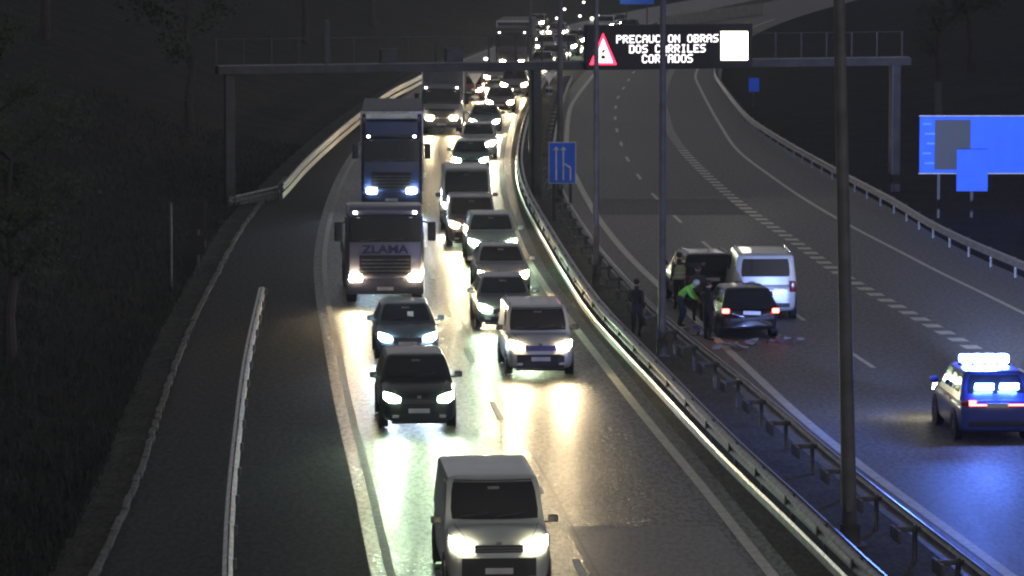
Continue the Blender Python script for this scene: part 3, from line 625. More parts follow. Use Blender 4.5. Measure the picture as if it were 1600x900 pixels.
beam(pc, 0.65, -0.15, 0.85, (0.28, 0.40, 1.0), 42000, 7.0, 32)
beam(pc, -0.65, -0.15, 0.85, (0.40, 0.52, 1.0), 420000, 4.5, 22, turn=-11)
L = bpy.data.lights.new('beacon_flash', 'POINT'); L.energy = 2300; L.color = (0.08, 0.2, 1.0); L.shadow_soft_size = 0.35
bl = bpy.data.objects.new('beacon_flash', L); COL.objects.link(bl); bl.parent = pc; bl.location = (0, 2.55, 2.05)

# ------------------------------------------------------------------ gantry
ga, gb = Vector((-12.0, 169.0, 0)), Vector((17.15, 178.2, 0)); gd = (gb - ga).normalized(); gl = (gb - ga).length; gyaw = math.atan2(gd.y, gd.x)
gan = empty('sign_gantry', ga, gyaw); tag(gan, 'long grey steel gantry spanning both carriageways', 'gantry')
gz = 5.75
for y in (-0.35, 0.35): MB().box((gl/2, y, gz), (gl + 1.0, 0.16, 0.34), 0.02).build('beam', M_POST, gan)
for k in range(24):
    x = gl*k/23; MB().tube((x, -0.35, gz), (min(gl, x + gl/46), 0.35, gz + 0.02), 0.04, n=6).build('cross_brace', M_POST, gan)
for k in range(27):
    x = -0.4 + (gl + 0.8)*k/26; MB().box((x, 0.42, gz + 0.73), (0.07, 0.05, 1.12), 0.01).build('railing_post', M_POST, gan)
MB().box((gl/2, 0.42, gz + 1.3), (gl + 0.9, 0.025, 0.025)).build('handrail', M_POST, gan)
MB().box((gl/2, 0.0, gz + 0.19), (gl + 0.9, 0.6, 0.03)).build('walkway', M_STEELD, gan)
for x in (0.05, gl - 0.1): MB().box((x, 0, gz/2 - 0.1), (0.42, 0.42, gz - 0.05), 0.04).build('column', M_POST, gan)
cx = (G(836, 292).x - ga.x)/gd.x; MB().box((cx, 0, gz/2 - 0.1), (0.36, 0.42, gz - 0.05), 0.04).build('column', M_POST, gan)
for x in (6.9, 9.8): MB().box((x, -0.5, gz + 0.55), (0.75, 0.4, 0.6), 0.05).build('equipment_box', M_POST, gan)
MB().box((4.35, 0.1, gz + 1.1), (0.25, 0.2, 2.0), 0.03).build('sign_mast', M_POST, gan)
# message panel
def at_gantry(px, py, oy=-0.75):
    c = Vector((0, 0, CAM_H)); d = G(px, py) - c; nrm = Vector((-gd.y, gd.x, 0)); p0 = ga + nrm*oy
    t = (p0 - c).dot(nrm)/d.dot(nrm); q = c + d*t; return (q - ga).dot(gd), q.z
xa, _ = at_gantry(916, 75); xb, _ = at_gantry(1176, 70); _, zt = at_gantry(1045, 38); _, zb = at_gantry(1045, 108)
vms = empty('message_sign', ga, gyaw); vms.location = ga + gd*((xa + xb)/2) ; tag(vms, 'lit variable message panel with lane closure warning on the gantry', 'message sign')
ox = (xa + xb)/2
MB().box((0, -0.56, (zt + zb)/2), (xb - xa, 0.36, zt - zb), 0.03).build('cabinet', M_BLACK, vms)
MB().box((0, -0.755, (zt + zb)/2), (xb - xa - 0.1, 0.02, zt - zb - 0.1), 0.004).build('face_panel', mat('display_face', (0.012, 0.010, 0.011), 0.6), vms)
FONT = {'P': '11110 10001 10001 11110 10000 10000 10000', 'R': '11110 10001 10001 11110 10100 10010 10001', 'E': '11111 10000 10000 11110 10000 10000 11111', 'C': '01110 10001 10000 10000 10000 10001 01110',
 'A': '01110 10001 10001 11111 10001 10001 10001', 'U': '10001 10001 10001 10001 10001 10001 01110', 'I': '01110 00100 00100 00100 00100 00100 01110', 'O': '01110 10001 10001 10001 10001 10001 01110', 'N': '10001 11001 10101 10101 10011 10001 10001',
 'B': '11110 10001 10001 11110 10001 10001 11110', 'S': '01111 10000 10000 01110 00001 00001 11110', 'D': '11110 10001 10001 10001 10001 10001 11110', 'L': '10000 10000 10000 10000 10000 10000 11111', 'T': '11111 00100 00100 00100 00100 00100 00100'}
M_LED = glow('white_led', (1.0, 0.97, 0.95), 2.6); M_LEDR = glow('red_led', (1.0, 0.02, 0.06), 6.0); M_LEDA = glow('pictogram_light', (1.0, 0.93, 0.72), 7.0)
def led_line(text, px0, px1, pyc, hpx):
    x0, z0_ = at_gantry(px0, pyc + hpx/2); x1, z1_ = at_gantry(px1, pyc - hpx/2)
    pitch = (x1 - x0)/len(text); cw = pitch*0.80/5; ch = (z1_ - z0_)/7
    for i, c in enumerate(text):
        if c == ' ': continue
        mb = MB()
        for r_, row in enumerate(FONT[c].split()):
            for k, b in enumerate(row):
                if b == '1': mb.box((x0 + i*pitch + (k + 0.5)*cw - ox, -0.772, z1_ - (r_ + 0.5)*ch), (cw*1.02, 0.012, ch*1.02))
        mb.build('letter', M_LED, vms)
led_line('PRECAUCION OBRAS', 963, 1124, 60.5, 14); led_line('DOS CARRILES', 983, 1104, 76, 14); led_line('CORTADOS', 1003, 1084, 91.5, 14)
def tri(pts, o, m, name, dep=0.012): MB().prism([(at_gantry(x, y)[0] - ox, o, at_gantry(x, y)[1]) for x, y in pts], (0, dep, 0)).build(name, m, vms)
tri([(921, 101), (963, 101), (942, 52)], -0.785, M_LEDR, 'triangle_rim')
tri([(927, 98), (957, 98), (942, 60)], -0.800, M_LED, 'triangle_face')
for q in ([(938, 92), (946, 92), (944, 86), (939, 86)], [(939, 80), (944, 76), (945, 80), (941, 84)]): tri(q, -0.812, M_BLACK, 'triangle_symbol')
tri([(1126, 94), (1168, 94), (1168, 49), (1126, 49)], -0.785, M_LEDA, 'pictogram_panel')
# yellow spill of the pictogram is its own lamp
# ------------------------------------------------------------------ road signs
def sign_board(label, px0, px1, py0, py1, y, posts, name='road_sign', m=M_SIGNB, yaw=0.0, border=True):
    s = y/FPX*math.cos(PITCH); k = G((px0 + px1)/2, 450).normalized()
    def at(px, py):
        c = Vector((0, 0, CAM_H)); d = G(px, max(py, -140)) - c; return c + d*(y/d.y)
    a, b = at(px0, py1), at(px1, py0); root = empty(name, ((a.x + b.x)/2, y, terrain((a.x + b.x)/2, y)), yaw); tag(root, label, 'road sign')
    h0 = root.location.z; wd, ht = b.x - a.x, b.z - a.z; zc = (a.z + b.z)/2 - h0
    if border: MB().box((0, 0.02, zc), (wd, 0.05, ht), 0.02).build('sign_frame', M_SIGNW, root)
    MB().box((0, -0.012, zc), (wd - 0.06, 0.03, ht - 0.06), 0.01).build('sign_face', m, root)
    for x in posts: MB().box((x*wd, 0.1, (zc + ht/2 - 0.1)/2 - 0.1), (0.12, 0.10, zc + ht/2 + 0.1), 0.01).build('post', M_BLACK, root)
    return root, wd, ht, zc
sg1, wd, ht, zc = sign_board('blue lane sign with two white arrows and a branching line on the median', 857, 900, 222, 287, G(876, 345).y, (-0.3, 0.3), yaw=0.0)
for x, z0_, z1_ in ((-0.22, -0.42, 0.34), (0.04, -0.42, 0.34), (0.30, -0.42, -0.12)):
    MB().box((x*wd, -0.034, zc + (z0_ + z1_)/2*ht), (0.055, 0.012, (z1_ - z0_)*ht)).build('arrow_shaft', M_SIGNW, sg1)
for x in (-0.22, 0.04): MB().prism([(x*wd - 0.12, -0.040, zc + 0.31*ht), (x*wd + 0.12, -0.040, zc + 0.31*ht), (x*wd, -0.040, zc + 0.40*ht)], (0, 0.012, 0)).build('arrow_head', M_SIGNW, sg1)
MB().prism([(0.04*wd, -0.034, zc - 0.02*ht), (0.04*wd, -0.034, zc + 0.02*ht), (0.33*wd, -0.034, zc - 0.10*ht), (0.30*wd, -0.034, zc - 0.14*ht)], (0, 0.012, 0)).build('arrow_branch', M_SIGNW, sg1)
sg2, wd, ht, zc = sign_board('huge blue direction sign with a dark panel at the right edge', 1435, 1650, 181, 271, 163.0, (-0.35, 0.35), border=False)
for z_ in (-0.5, 0.5): MB().box((0, -0.012, zc + z_*ht), (wd, 0.05, 0.035), 0.01).build('sign_edge', M_SIGNW, sg2)
MB().box((-0.25*wd - 0.02, -0.036, zc + 0.0), (1.45, 0.02, ht*0.86), 0.004).build('dark_panel', M_DARKP, sg2)
for i in range(5):
    MB().box((-0.44*wd + 0.13*(i % 3), -0.034, zc + (0.36 - 0.17*i)*ht), (0.35 + 0.1*(i % 3), 0.012, 0.07)).build('faded_line', M_SIGNL, sg2)
sg3, *_ = sign_board('small bright blue sign hanging below the huge blue direction sign', 1493, 1545, 232, 300, 162.75, (0.0,), border=False)
sg4, *_ = sign_board('little blue square sign beyond the outer guardrail under the pictogram', 1169, 1187, 121, 144, 250.0, (0.0,), border=False)
sg5, *_ = sign_board('distant blue sign cropped by the top edge above the message panel', 968, 1022, -25, 7, 400.0, (-0.3, 0.3), border=False)
def tri_sign(label, px, py, y):
    c = Vector((0, 0, CAM_H)); d = G(px, py) - c; q = c + d*(y/d.y); root = empty('warning_sign', (q.x, y, 0)); tag(root, label, 'road sign')
    MB().prism([(-0.42, 0, q.z + 0.36), (0.42, 0, q.z + 0.36), (0, 0, q.z - 0.36)], (0, 0.03, 0)).build('sign_face', M_SIGNW, root)
    MB().tube((0, 0.06, -0.05), (0, 0.06, q.z + 0.3), 0.035).build('post', M_STEEL, root)
    st = MB()
    for k in range(3): MB().box((0, -0.01, q.z - 0.62 - 0.22*k), (0.42, 0.03, 0.12), 0.01, rx=0).build('stripe_plate', M_SIGNW if k % 2 == 0 else M_BLACK, root)
tri_sign('white inverted triangle sign above striped plates beside the reddish car', 742, 124, 243.0)
tri_sign('pale inverted triangle sign in the far median by the tall posts', 858, 122, 262.0)

# ------------------------------------------------------------------ lamp posts
def lamp_post(label, px, py, r, h=14.0, lean=0.0):
    p = G(px, py); root = empty('lamp_post', (p.x, p.y, -0.01)); root.rotation_euler = (0, lean, 0); tag(root, label, 'lamp post', 'unlit lamp posts along the median')
    MB().tube((0, 0, 0), (0, 0, 0.45), r*1.35, n=14).box((0, 0, 0.02), (r*4, r*4, 0.04), 0.01).build('base', M_LAMPP, root, True)
    MB().tube((0, 0, 0.4), (0, 0, h), r, r*0.62, 16).build('shaft', M_LAMPP, root, True)
    MB().box((0, -r*1.25, 0.9), (r*0.9, 0.03, 0.35), 0.01).build('hatch_door', M_STEELD, root)
    for sg in (1, -1):
        arm = MB().path([(0, 0, h - 0.3), (sg*0.5, 0, h + 0.1), (sg*1.5, 0, h + 0.25)], [0.05, 0.045, 0.04], 8).build('arm', M_POST, root, True)
        MB().box((sg*1.8, 0, h + 0.26), (0.7, 0.28, 0.12), 0.04).build('lamp_head', M_STEELD, arm, True)
lamp_post('nearest lamp post, thick and leaning, beside the police car', 1328, 852, 0.155, 15, R(-1.6))
lamp_post('slim lamp post by the crash that crosses the lettered panel', 1034, 556, 0.115, 14)
lamp_post('slim lamp post rising past the red warning triangle', 931, 446, 0.11, 14)
lamp_post('lamp post standing just behind the blue lane sign', 875, 322, 0.14, 14)
lamp_post('pale lamp post farthest up the median near the gantry column', 829, 262, 0.10, 12)

# ------------------------------------------------------------------ people
def person(label, px, py, height, yaw, jacket, trousers, pose, vest=None, hair=(0.02, 0.015, 0.012), helmet=None, loc=None):
    p = G(px, py) if loc is None else loc; root = empty('person', (p.x, p.y, 0.0), yaw); tag(root, label, 'person')
    k = height/1.75
    J = dict(pelvis=(0, 0, 0.95), waist=(0, 0, 1.10), chest=(0, 0.0, 1.32), neck=(0, 0, 1.50), head0=(0, -0.01, 1.58), head1=(0, -0.02, 1.72),
             lsh=(0.19, 0, 1.42), lel=(0.24, 0.02, 1.15), lwr=(0.25, -0.06, 0.92), rsh=(-0.19, 0, 1.42), rel=(-0.24, 0.02, 1.15), rwr=(-0.25, -0.06, 0.92),
             lhip=(0.10, 0, 0.90), lkn=(0.11, -0.02, 0.50), lan=(0.12, 0.02, 0.09), lto=(0.13, -0.15, 0.045), rhip=(-0.10, 0, 0.90), rkn=(-0.11, -0.02, 0.50), ran=(-0.12, 0.02, 0.09), rto=(-0.13, -0.15, 0.045))
    J.update(pose); rad = dict(pelvis=(0.165, 0.125), waist=(0.155, 0.115), chest=(0.175, 0.125), neck=(0.062, 0.062), head0=(0.082, 0.095), head1=(0.085, 0.098), sh=(0.078, 0.078), el=(0.055, 0.055), wr=(0.038, 0.038), hip=(0.098, 0.098), kn=(0.068, 0.068), an=(0.05, 0.05), to=(0.045, 0.038))
    names = list(J); idx = {n: i for i, n in enumerate(names)}
    ed = [('pelvis', 'waist'), ('waist', 'chest'), ('chest', 'neck'), ('neck', 'head0'), ('head0', 'head1')]
    for s in 'lr': ed += [('chest', s + 'sh'), (s + 'sh', s + 'el'), (s + 'el', s + 'wr'), ('pelvis', s + 'hip'), (s + 'hip', s + 'kn'), (s + 'kn', s + 'an'), (s + 'an', s + 'to')]
    me = bpy.data.meshes.new('sk'); me.from_pydata([Vector(J[n])*k for n in names], [(idx[a], idx[b]) for a, b in ed], [])
    o = bpy.data.objects.new('sk', me); COL.objects.link(o); o.modifiers.new('k', 'SKIN'); o.modifiers.new('s', 'SUBSURF').levels = 2
    sv = me.skin_vertices[0].data
    for n in names:
        r_ = rad.get(n) or rad[n[1:]]; sv[idx[n]].radius = (r_[0]*k, r_[1]*k)
        sv[idx[n]].use_root = (n == 'pelvis')
    dg = bpy.context.evaluated_depsgraph_get(); dg.update(); bm_ = bpy.data.meshes.new_from_object(o.evaluated_get(dg)); bpy.data.objects.remove(o)
    mj = mat('cloth_%d%d%d' % tuple(int(c*255) for c in jacket), jacket, 0.85, var=0.2, scale=8); mtr = mat('cloth_%d%d%d' % tuple(int(c*255) for c in trousers), trousers, 0.85, var=0.2, scale=8)
    msh = M_BLACK; bm_.materials.clear()
    for m in (mj, mtr, M_SKIN, msh): bm_.materials.append(m)
    JV = {n: Vector(J[n])*k for n in names}
    def seg(c, a, b):
        ab = JV[b] - JV[a]; t = max(0, min(1, (c - JV[a]).dot(ab)/ab.length_squared)); return (c - JV[a] - ab*t).length, t
    for f in bm_.polygons:
        c = f.center; best = min(((seg(c, a, b)[0] - (rad.get(a) or rad[a[1:]])[0]*0.6, a, b) for a, b in ed))
        a, b = best[1], best[2]
        if 'head' in b or a == 'neck': f.material_index = 2
        elif b[1:] == 'to' or (b[1:] == 'an' and seg(c, a, b)[1] > 0.85): f.material_index = 3
        elif b[1:] in ('kn', 'an', 'hip') : f.material_index = 1
        else: f.material_index = 0
        f.use_smooth = True
    bo = link('body', bm_, root)
    # hands with five fingers
    for s, sg in (('l', 1), ('r', -1)):
        wr, el = JV[s + 'wr'], JV[s + 'el']; d = (wr - el).normalized(); sd = d.cross(Vector((0, 1, 0.2))).normalized()
        nrm = sd.cross(d); hb = MB(); hb.ell(wr + d*0.05*k, (0.036*k, 0.03*k, 0.045*k), 8)
        for q, (off_, ln) in enumerate(((-0.028, 0.066), (-0.009, 0.078), (0.010, 0.074), (0.028, 0.058))):
            b0 = wr + d*0.085*k + sd*off_*k; b1 = b0 + (d*0.6 + nrm*0.25).normalized()*ln*0.55*k; b2 = b1 + (d*0.4 + nrm*0.6).normalized()*ln*0.5*k
            hb.path([b0, b1, b2], [0.0095*k, 0.0085*k, 0.006*k], 6)
        t0 = wr + d*0.035*k - sd*0.034*k*sg; hb.path([t0, t0 + (d*0.5 - sd*sg*0.7).normalized()*0.04*k, t0 + (d*0.9 - sd*sg*0.5).normalized()*0.068*k], [0.011*k, 0.010*k, 0.007*k], 6)
        hb.build('hand', M_SKIN, root, True)
    # face and hair
    h1 = JV['head1']; up = (JV['head1'] - JV['head0']).normalized(); fw = Vector((0, -1, 0)); fw = (fw - up*fw.dot(up)).normalized()
    fb = MB().ell(h1 - up*0.05*k + fw*0.112*k, (0.014*k, 0.018*k, 0.024*k), 8)
    for sg in (1, -1):
        fb.ell(h1 - up*0.03*k + Vector((sg*0.09*k, 0.01, 0)), (0.012*k, 0.022*k, 0.032*k), 8)
    fb.build('face_features', M_SKIN, root, True)
    eb = MB()
    for sg in (1, -1): eb.ell(h1 - up*0.025*k + fw*0.098*k + Vector((sg*0.034*k, 0, 0)), (0.014*k, 0.006*k, 0.007*k), 8)
    eb.box(h1 - up*0.085*k + fw*0.100*k, (0.045*k, 0.006*k, 0.008*k)); eb.build('eyes_and_mouth', M_BLACK, root)
    hc = helmet or hair
    hb = MB().ell(h1 + up*0.025*k - fw*0.018*k, (0.105*k, 0.118*k, 0.10*k), 12); hb.build('hair' if not helmet else 'helmet', mat('hair_%d' % int(hc[0]*999), hc, 0.6), root, True)
    if vest:
        V = [JV['pelvis'] + (JV['waist'] - JV['pelvis'])*0.2, JV['waist'], JV['chest'], JV['chest']*0.35 + JV['neck']*0.65]
        rx = [0.205, 0.195, 0.225, 0.16]; ry = [0.165, 0.150, 0.165, 0.13]; rows = []
        for c, a, b in zip(V, rx, ry): rows.append([(c.x + a*k*math.cos(t), c.y + b*k*math.sin(t), c.z) for t in np.linspace(0, 2*math.pi, 21)])
        vo = MB().grid(rows).build('hi_vis_vest', mat('hi_vis', vest, 0.5, var=0.12), root, True)
        for zf in (0.25, 0.6):
            c = V[0].lerp(V[2], zf); MB().lathe((c.x, c.y, c.z), [(-0.03, 0.212*k), (0.03, 0.214*k)], 20, 'Z').build('reflective_band', mat('reflective_silver', (0.6, 0.6, 0.62), 0.3), vo).scale = (1, 0.80, 1)
    return root
person('person in dark jacket with pale hem standing on the median', 994, 527, 1.66, R(150), (0.03, 0.028, 0.03), (0.045, 0.045, 0.06), dict(lel=(0.26, -0.05, 1.16), lwr=(0.2, -0.2, 1.05), rkn=(-0.12, -0.08, 0.5), ran=(-0.13, 0.08, 0.09), rto=(-0.14, -0.08, 0.045)))
person('person in a fluorescent green jacket bending forward by the guardrail', 1062, 512, 1.70, R(75), (0.30, 0.75, 0.10), (0.03, 0.035, 0.04), dict(waist=(0, -0.05, 1.06), chest=(0, -0.22, 1.20), neck=(0, -0.36, 1.30), head0=(0, -0.43, 1.33), head1=(0, -0.52, 1.40), lsh=(0.19, -0.26, 1.26), lel=(0.22, -0.40, 1.02), lwr=(0.18, -0.56, 0.88), rsh=(-0.19, -0.26, 1.26), rel=(-0.22, -0.42, 1.02), rwr=(-0.16, -0.58, 0.9), lkn=(0.12, -0.14, 0.5), rkn=(-0.12, -0.1, 0.5)), helmet=(0.5, 0.5, 0.5))
person('person in a reflective vest reaching towards the dark people carrier', 1061, 484, 1.75, R(200), (0.06, 0.06, 0.055), (0.02, 0.02, 0.025), dict(lel=(0.44, -0.06, 1.40), lwr=(0.70, -0.10, 1.42)) if False else dict(rel=(-0.44, 0.04, 1.42), rwr=(-0.72, 0.06, 1.44)), vest=(0.42, 0.46, 0.22))
person('person in dark clothes standing beside the hatchback with red lights', 1106, 533, 1.72, R(120), (0.02, 0.022, 0.022), (0.02, 0.02, 0.024), dict(lel=(0.3, -0.08, 1.18), lwr=(0.2, -0.28, 1.12)))
person('person in grey behind the one in the fluorescent jacket', 1090, 503, 1.70, R(160), (0.07, 0.07, 0.075), (0.03, 0.03, 0.035), dict(rel=(-0.3, -0.1, 1.2), rwr=(-0.22, -0.3, 1.1)))
# debris
def debris(label, px, py, m, seed):
    r_ = random.Random(seed); p = G(px, py); root = empty('wreckage', (p.x, p.y, 0.012)); tag(root, label, 'debris', 'crash debris', 'thing')
    for i in range(5):
        c = (r_.uniform(-0.35, 0.35), r_.uniform(-0.3, 0.3)); n = 5; pts = []
        for j in range(n):
            a = 2*math.pi*j/n; rr = r_.uniform(0.08, 0.24); pts.append((c[0] + rr*math.cos(a), c[1] + rr*math.sin(a), 0.012 + r_.uniform(0, 0.16)))
        MB().prism(pts, (0.01, 0.02, 0.05)).build('fragment', m if i % 2 else M_CONC, root)
debris('crumpled blue and white wreckage lying by the guardrail post', 1078, 520, mat('wreck_blue', (0.08, 0.12, 0.45), 0.4), 3)
debris('pale broken bumper pieces at the end of the white edge line', 1102, 524, mat('wreck_pale', (0.45, 0.45, 0.42), 0.5), 5)
debris('scattered dark shards on the road behind the hatchback', 1190, 541, mat('wreck_dark', (0.12, 0.12, 0.12), 0.4), 8)

debris('grey scattered bits on the asphalt right of the hatchback', 1232, 536, mat('wreck_dark', (0.12, 0.12, 0.12), 0.4), 12)
debris('small torn plastic parts between the hatchback and the barrier', 1140, 545, mat('wreck_pale', (0.45, 0.45, 0.42), 0.5), 15)
# ------------------------------------------------------------------ vegetation
def tree_mesh(seed, h, cr):
    r_ = random.Random(seed); tk = MB(); pts = [(0, 0, -0.3)]; 
    for i in range(1, 6): pts.append((r_.uniform(-0.15, 0.15)*i*0.4, r_.uniform(-0.15, 0.15)*i*0.4, h*0.16*i))
    tk.path(pts, [h*0.028*(1 - 0.15*i) for i in range(6)], 8); tips = []
    for i in range(14):
        b = Vector(pts[r_.randint(2, 5)]); a = r_.uniform(0, 6.28); ln = cr*r_.uniform(0.5, 1.0)
        m1 = b + Vector((math.cos(a)*ln*0.5, math.sin(a)*ln*0.5, ln*0.35)); m2 = m1 + Vector((math.cos(a + 0.4)*ln*0.5, math.sin(a + 0.4)*ln*0.5, ln*0.4))
        tk.path([b, m1, m2], [h*0.010, h*0.006, h*0.002], 5); tips += [m1, m2, (m1 + m2)/2]
    tips += [Vector(pts[-1]) + Vector((0, 0, 0.5))]
    lf = MB(); vs, fs = [], []
    for tpt in tips:
        cl = r_.uniform(0.45, 1.0)*cr*0.42
        for j in range(85):
            d = Vector((r_.gauss(0, 1), r_.gauss(0, 1), r_.gauss(0, 0.7)))*cl*0.5; c = tpt + d; s = r_.uniform(0.06, 0.14)*h/8
            a = Vector((r_.gauss(0, 1), r_.gauss(0, 1), r_.gauss(0, 1))).normalized(); b = a.orthogonal().normalized()
            k = len(vs); vs += [c - a*s, c + b*s*0.5, c + a*s, c - b*s*0.5]; fs.append((k, k+1, k+2, k+3))
    me = bpy.data.meshes.new('crown'); me.from_pydata([tuple(v) for v in vs], [], fs); me.materials.append(M_LEAF)
    return tk.mesh('trunk', M_BARK, True), me
TM = [tree_mesh(1, 7.5, 2.4), tree_mesh(2, 9.5, 3.0), tree_mesh(3, 6.0, 2.2)]
def tree(label, x, y, k, sc_=1.0, rz=0.0):
    root = empty('tree', (x, y, terrain(x, y)), rz); root.scale = (sc_,)*3; tag(root, label, 'tree', 'dark trees on the banks')
    link('trunk', TM[k][0], root); link('crown', TM[k][1], root)
tree('dark tree with a thick trunk low on the left bank', -13.6, 108, 0, 0.9, 1)
tree('dark tree at the far left edge beside the thick trunked one', -17.2, 118, 1, 0.8, 2)
tree('small dark tree higher up the left bank beyond the two signposts', -19.5, 150, 2, 1.0, 0.5)
tree('dark tree behind the left end of the gantry', -16.5, 205, 1, 1.1, 3)
tree('dark tree near the top left corner of the view', -27, 232, 1, 1.2, 4)
tree('dark tree beyond the left guardrail above the pale roof bar', -15.5, 300, 0, 1.3, 5)
tree('dark tree on the left horizon over the third lorry', -12.0, 345, 1, 1.3, 1.5)
tree('dark tree high on the right bank past the huge blue sign', 36, 215, 0, 1.0, 2.2)
tree('dark tree right of the gantry end column', 24.0, 225, 1, 1.1, 0.7)
tree('dark tree in the top right corner beyond the gantry', 30.0, 262, 1, 1.2, 5.1)
def post_thing(label, px, py, h, board=None):
    p = G(px, py); x, y = p.x, p.y; root = empty('marker_post', (x, y, terrain(x, y) - 0.05)); tag(root, label, 'post')
    MB().tube((0, 0, 0), (0, 0, h), 0.05, n=8).build('pole', M_STEELD, root)
    if board:
        for z, a, b in board: MB().box((0, -0.06, z), (a, 0.04, b), 0.02).build('board', M_BLACK, root)
    else: MB().tube((0, 0, h), (0, 0, h + 0.06), 0.06, 0.02, 8).build('cap', M_STEELD, root)
post_thing('thin dark pole standing on the left grass bank', 268, 452, 2.9)
post_thing('dark roadside board on two levels by the left bank', 310, 420, 2.3, [(2.0, 0.5, 1.0), (0.95, 0.5, 0.7)])
# grass along the left verge
def grass():
    n = 26000; ys = 60 + 150*rng.random(n)**1.4; t = 0.9 + 11*rng.random(n)**1.7
    V = np.zeros((n*3, 3)); 
    for i in range(n):
        y = ys[i]; x = min(KL.x(y), E1.x(y) - 8.4) - t[i]; z = terrain(x, y) - 0.02; h = 0.12 + 0.28*rng.random(); a = rng.random()*6.28; wd_ = 0.02 + 0.03*rng.random()
        V[3*i] = (x - wd_*math.cos(a), y - wd_*math.sin(a), z); V[3*i+1] = (x + wd_*math.cos(a), y + wd_*math.sin(a), z); V[3*i+2] = (x + rng.normal(0, 0.08), y + rng.normal(0, 0.08), z + h)
    me = bpy.data.meshes.new('grass'); me.from_pydata(V.tolist(), [], [(3*i, 3*i+1, 3*i+2) for i in range(n)]); me.materials.append(mat('grass_blade', (0.04, 0.042, 0.032), 0.8, var=0.4, scale=1.0))
    o = link('grass', me); tag(o, 'rough grass covering the dark left bank', 'grass', kind='stuff')
grass()
# ------------------------------------------------------------------ far background : building, overpass, lamps
def at_y(px, py, y):
    c = Vector((0, 0, CAM_H)); r, u = (px - 800)/FPX, (450 - py)/FPX; cc, ss = math.cos(PITCH), math.sin(PITCH)
    d = Vector((r, cc + u*ss, -ss + u*cc)); return c + d*(y/d.y)
M_WIN = glow('lit_window', (1.0, 0.85, 0.6), 1.2)
a = at_y(846, 32, 470); b = at_y(900, -30, 470)
bd = empty('building', ((a.x + b.x)/2, 470, terrain(0, 470))); tag(bd, 'low pale building with tall pillars beyond the queue', 'building')
wdt = b.x - a.x; zb0 = a.z; MB().box((0, 3, 3.0), (wdt, 6, 6.4), 0.05).build('wall', M_CONC, bd)
for k in range(5): MB().box((-wdt/2 + 0.3 + k*(wdt - 0.6)/4, -0.2, 2.9), (0.35, 0.4, 6.2), 0.03).build('pillar', M_CONC, bd)
for k in range(4): MB().box((-wdt/2 + 0.3 + (k + 0.5)*(wdt - 0.6)/4, -0.02, 3.6), (0.6, 0.06, 1.1), 0.01).build('window', M_WIN if k in (1, 3) else M_GLASS, bd)
MB().box((0, 2.9, 6.35), (wdt + 0.6, 6.8, 0.3), 0.05).build('roof', M_STEELD, bd)
ov = empty('retaining_wall', (0, 0, 0)); p0, p1 = G(1030, 45), G(1190, 22)
ov.location = (p0.x, p0.y, 0); tag(ov, 'low concrete wall edging the far bend above the message panel', 'wall')
dv = p1 - p0; wl = dv.length; ov.rotation_euler.z = math.atan2(dv.y, dv.x)
nseg = 8
for k in range(nseg): MB().box(((k + 0.5)*wl/nseg, 0, 0.55), (wl/nseg - 0.06, 0.3, 1.1), 0.03).build('wall_panel', M_CONC, ov)
MB().box((wl/2, 0, 1.15), (wl, 0.36, 0.1), 0.02).build('coping', M_CONC, ov)
FARL = [(830, 11, 455), (912, 10, 460), (882, 27, 440), (870, 40, 420), (906, 25, 430), (934, 24, 410), (781, 50, 330), (846, 60, 340), (882, 54, 380), (891, 62, 372), (759, 92, 300)]
LBL = ['above the tall lorry', 'left of the cropped blue sign', 'beside the building pillars', 'below the building', 'between building and queue', 'over the queue end', 'left of the white mast', 'above the twin headlights', 'in a pair near the triangle, upper', 'in a pair near the triangle, lower', 'low beside the gantry beam']
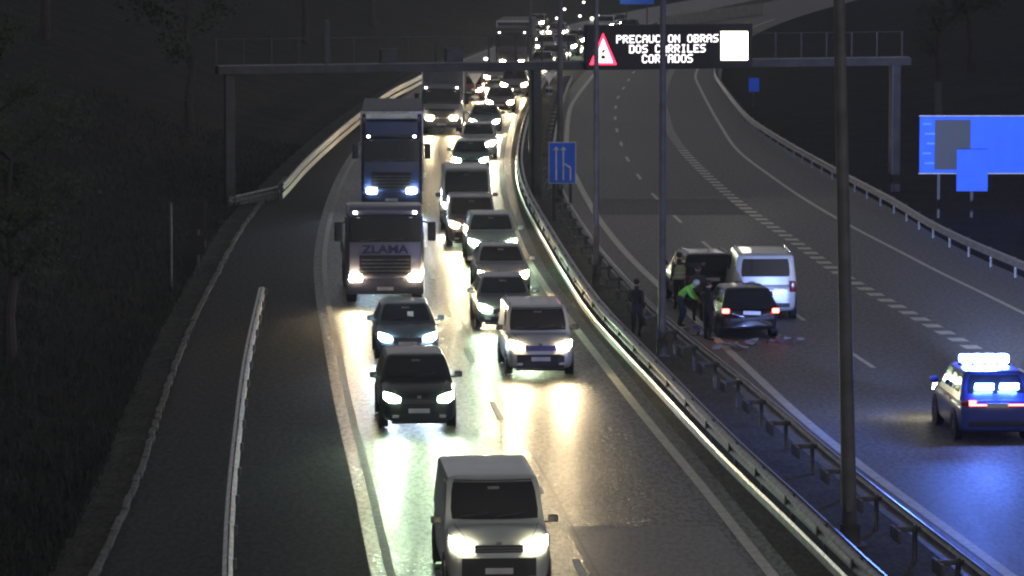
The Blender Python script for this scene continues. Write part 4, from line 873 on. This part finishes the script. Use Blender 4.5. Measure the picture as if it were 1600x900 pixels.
for (x, y, dd), lbl in zip(FARL, LBL):
    q = at_y(x, y, dd); zt_ = terrain(q.x, dd); h = max(q.z - zt_, 0.3); root = empty('street_light', (q.x, dd, zt_)); tag(root, 'small distant light ' + lbl, 'street light', 'small far lights')
    MB().tube((0, 0, 0), (0, 0, h), 0.05, n=6).build('pole', M_POST, root); MB().ell((0, -0.08, h), (0.16, 0.14, 0.13), 8).build('lamp', glow('far_lamp', (1.0, 0.95, 0.82), 5.0), root)
MORE = [(858, 47, 395, 'above and left of the red triangle, alone'), (868, 76, 350, 'just right of the tall post over the beam'), (898, 70, 352, 'left of the red triangle at mid height'), (906, 88, 335, 'left of the lower corner of the red triangle'), (834, 81, 335, 'right beside the gantry column top'), (842, 96, 318, 'resting close above the gantry beam'), (888, 90, 328, 'above the beam between post and triangle'), (955, 36, 430, 'over the letters P and R of the panel'), (925, 36, 425, 'over the left corner of the message panel'), (826, 34, 400, 'at the upper right of the farthest lorry')]
for (x, y, dd, lbl) in MORE:
    q = at_y(x, y, dd); zt_ = terrain(q.x, dd); h = max(q.z - zt_, 0.3); root = empty('street_light', (q.x, dd, zt_)); tag(root, 'tiny white light ' + lbl, 'street light', 'sparkling lights of the far queue')
    MB().tube((0, 0, 0), (0, 0, h), 0.04, n=6).build('pole', M_POST, root); MB().ell((0, -0.08, h), (0.2, 0.16, 0.17), 8).build('lamp', glow('far_lamp', (1.0, 0.95, 0.82), 5.0), root)
# ------------------------------------------------------------------ haze
hz_ = MB().box((0, 600, 40 - 3), (3200, 2300, 84)).build('haze', [], None); hz_.data.materials.clear()
hm = bpy.data.materials.new('haze_air'); hm.use_nodes = True; ht_ = hm.node_tree; ht_.nodes.clear()
vo = ht_.nodes.new('ShaderNodeVolumePrincipled'); vo.inputs['Density'].default_value = HAZE_DENSITY; vo.inputs['Color'].default_value = (0.72, 0.76, 1.0, 1); vo.inputs['Anisotropy'].default_value = 0.7
mo = ht_.nodes.new('ShaderNodeOutputMaterial'); ht_.links.new(vo.outputs[0], mo.inputs['Volume'])
hz_.data.materials.append(hm); tag(hz_, 'thin damp night haze over the motorway', 'haze', kind='stuff')
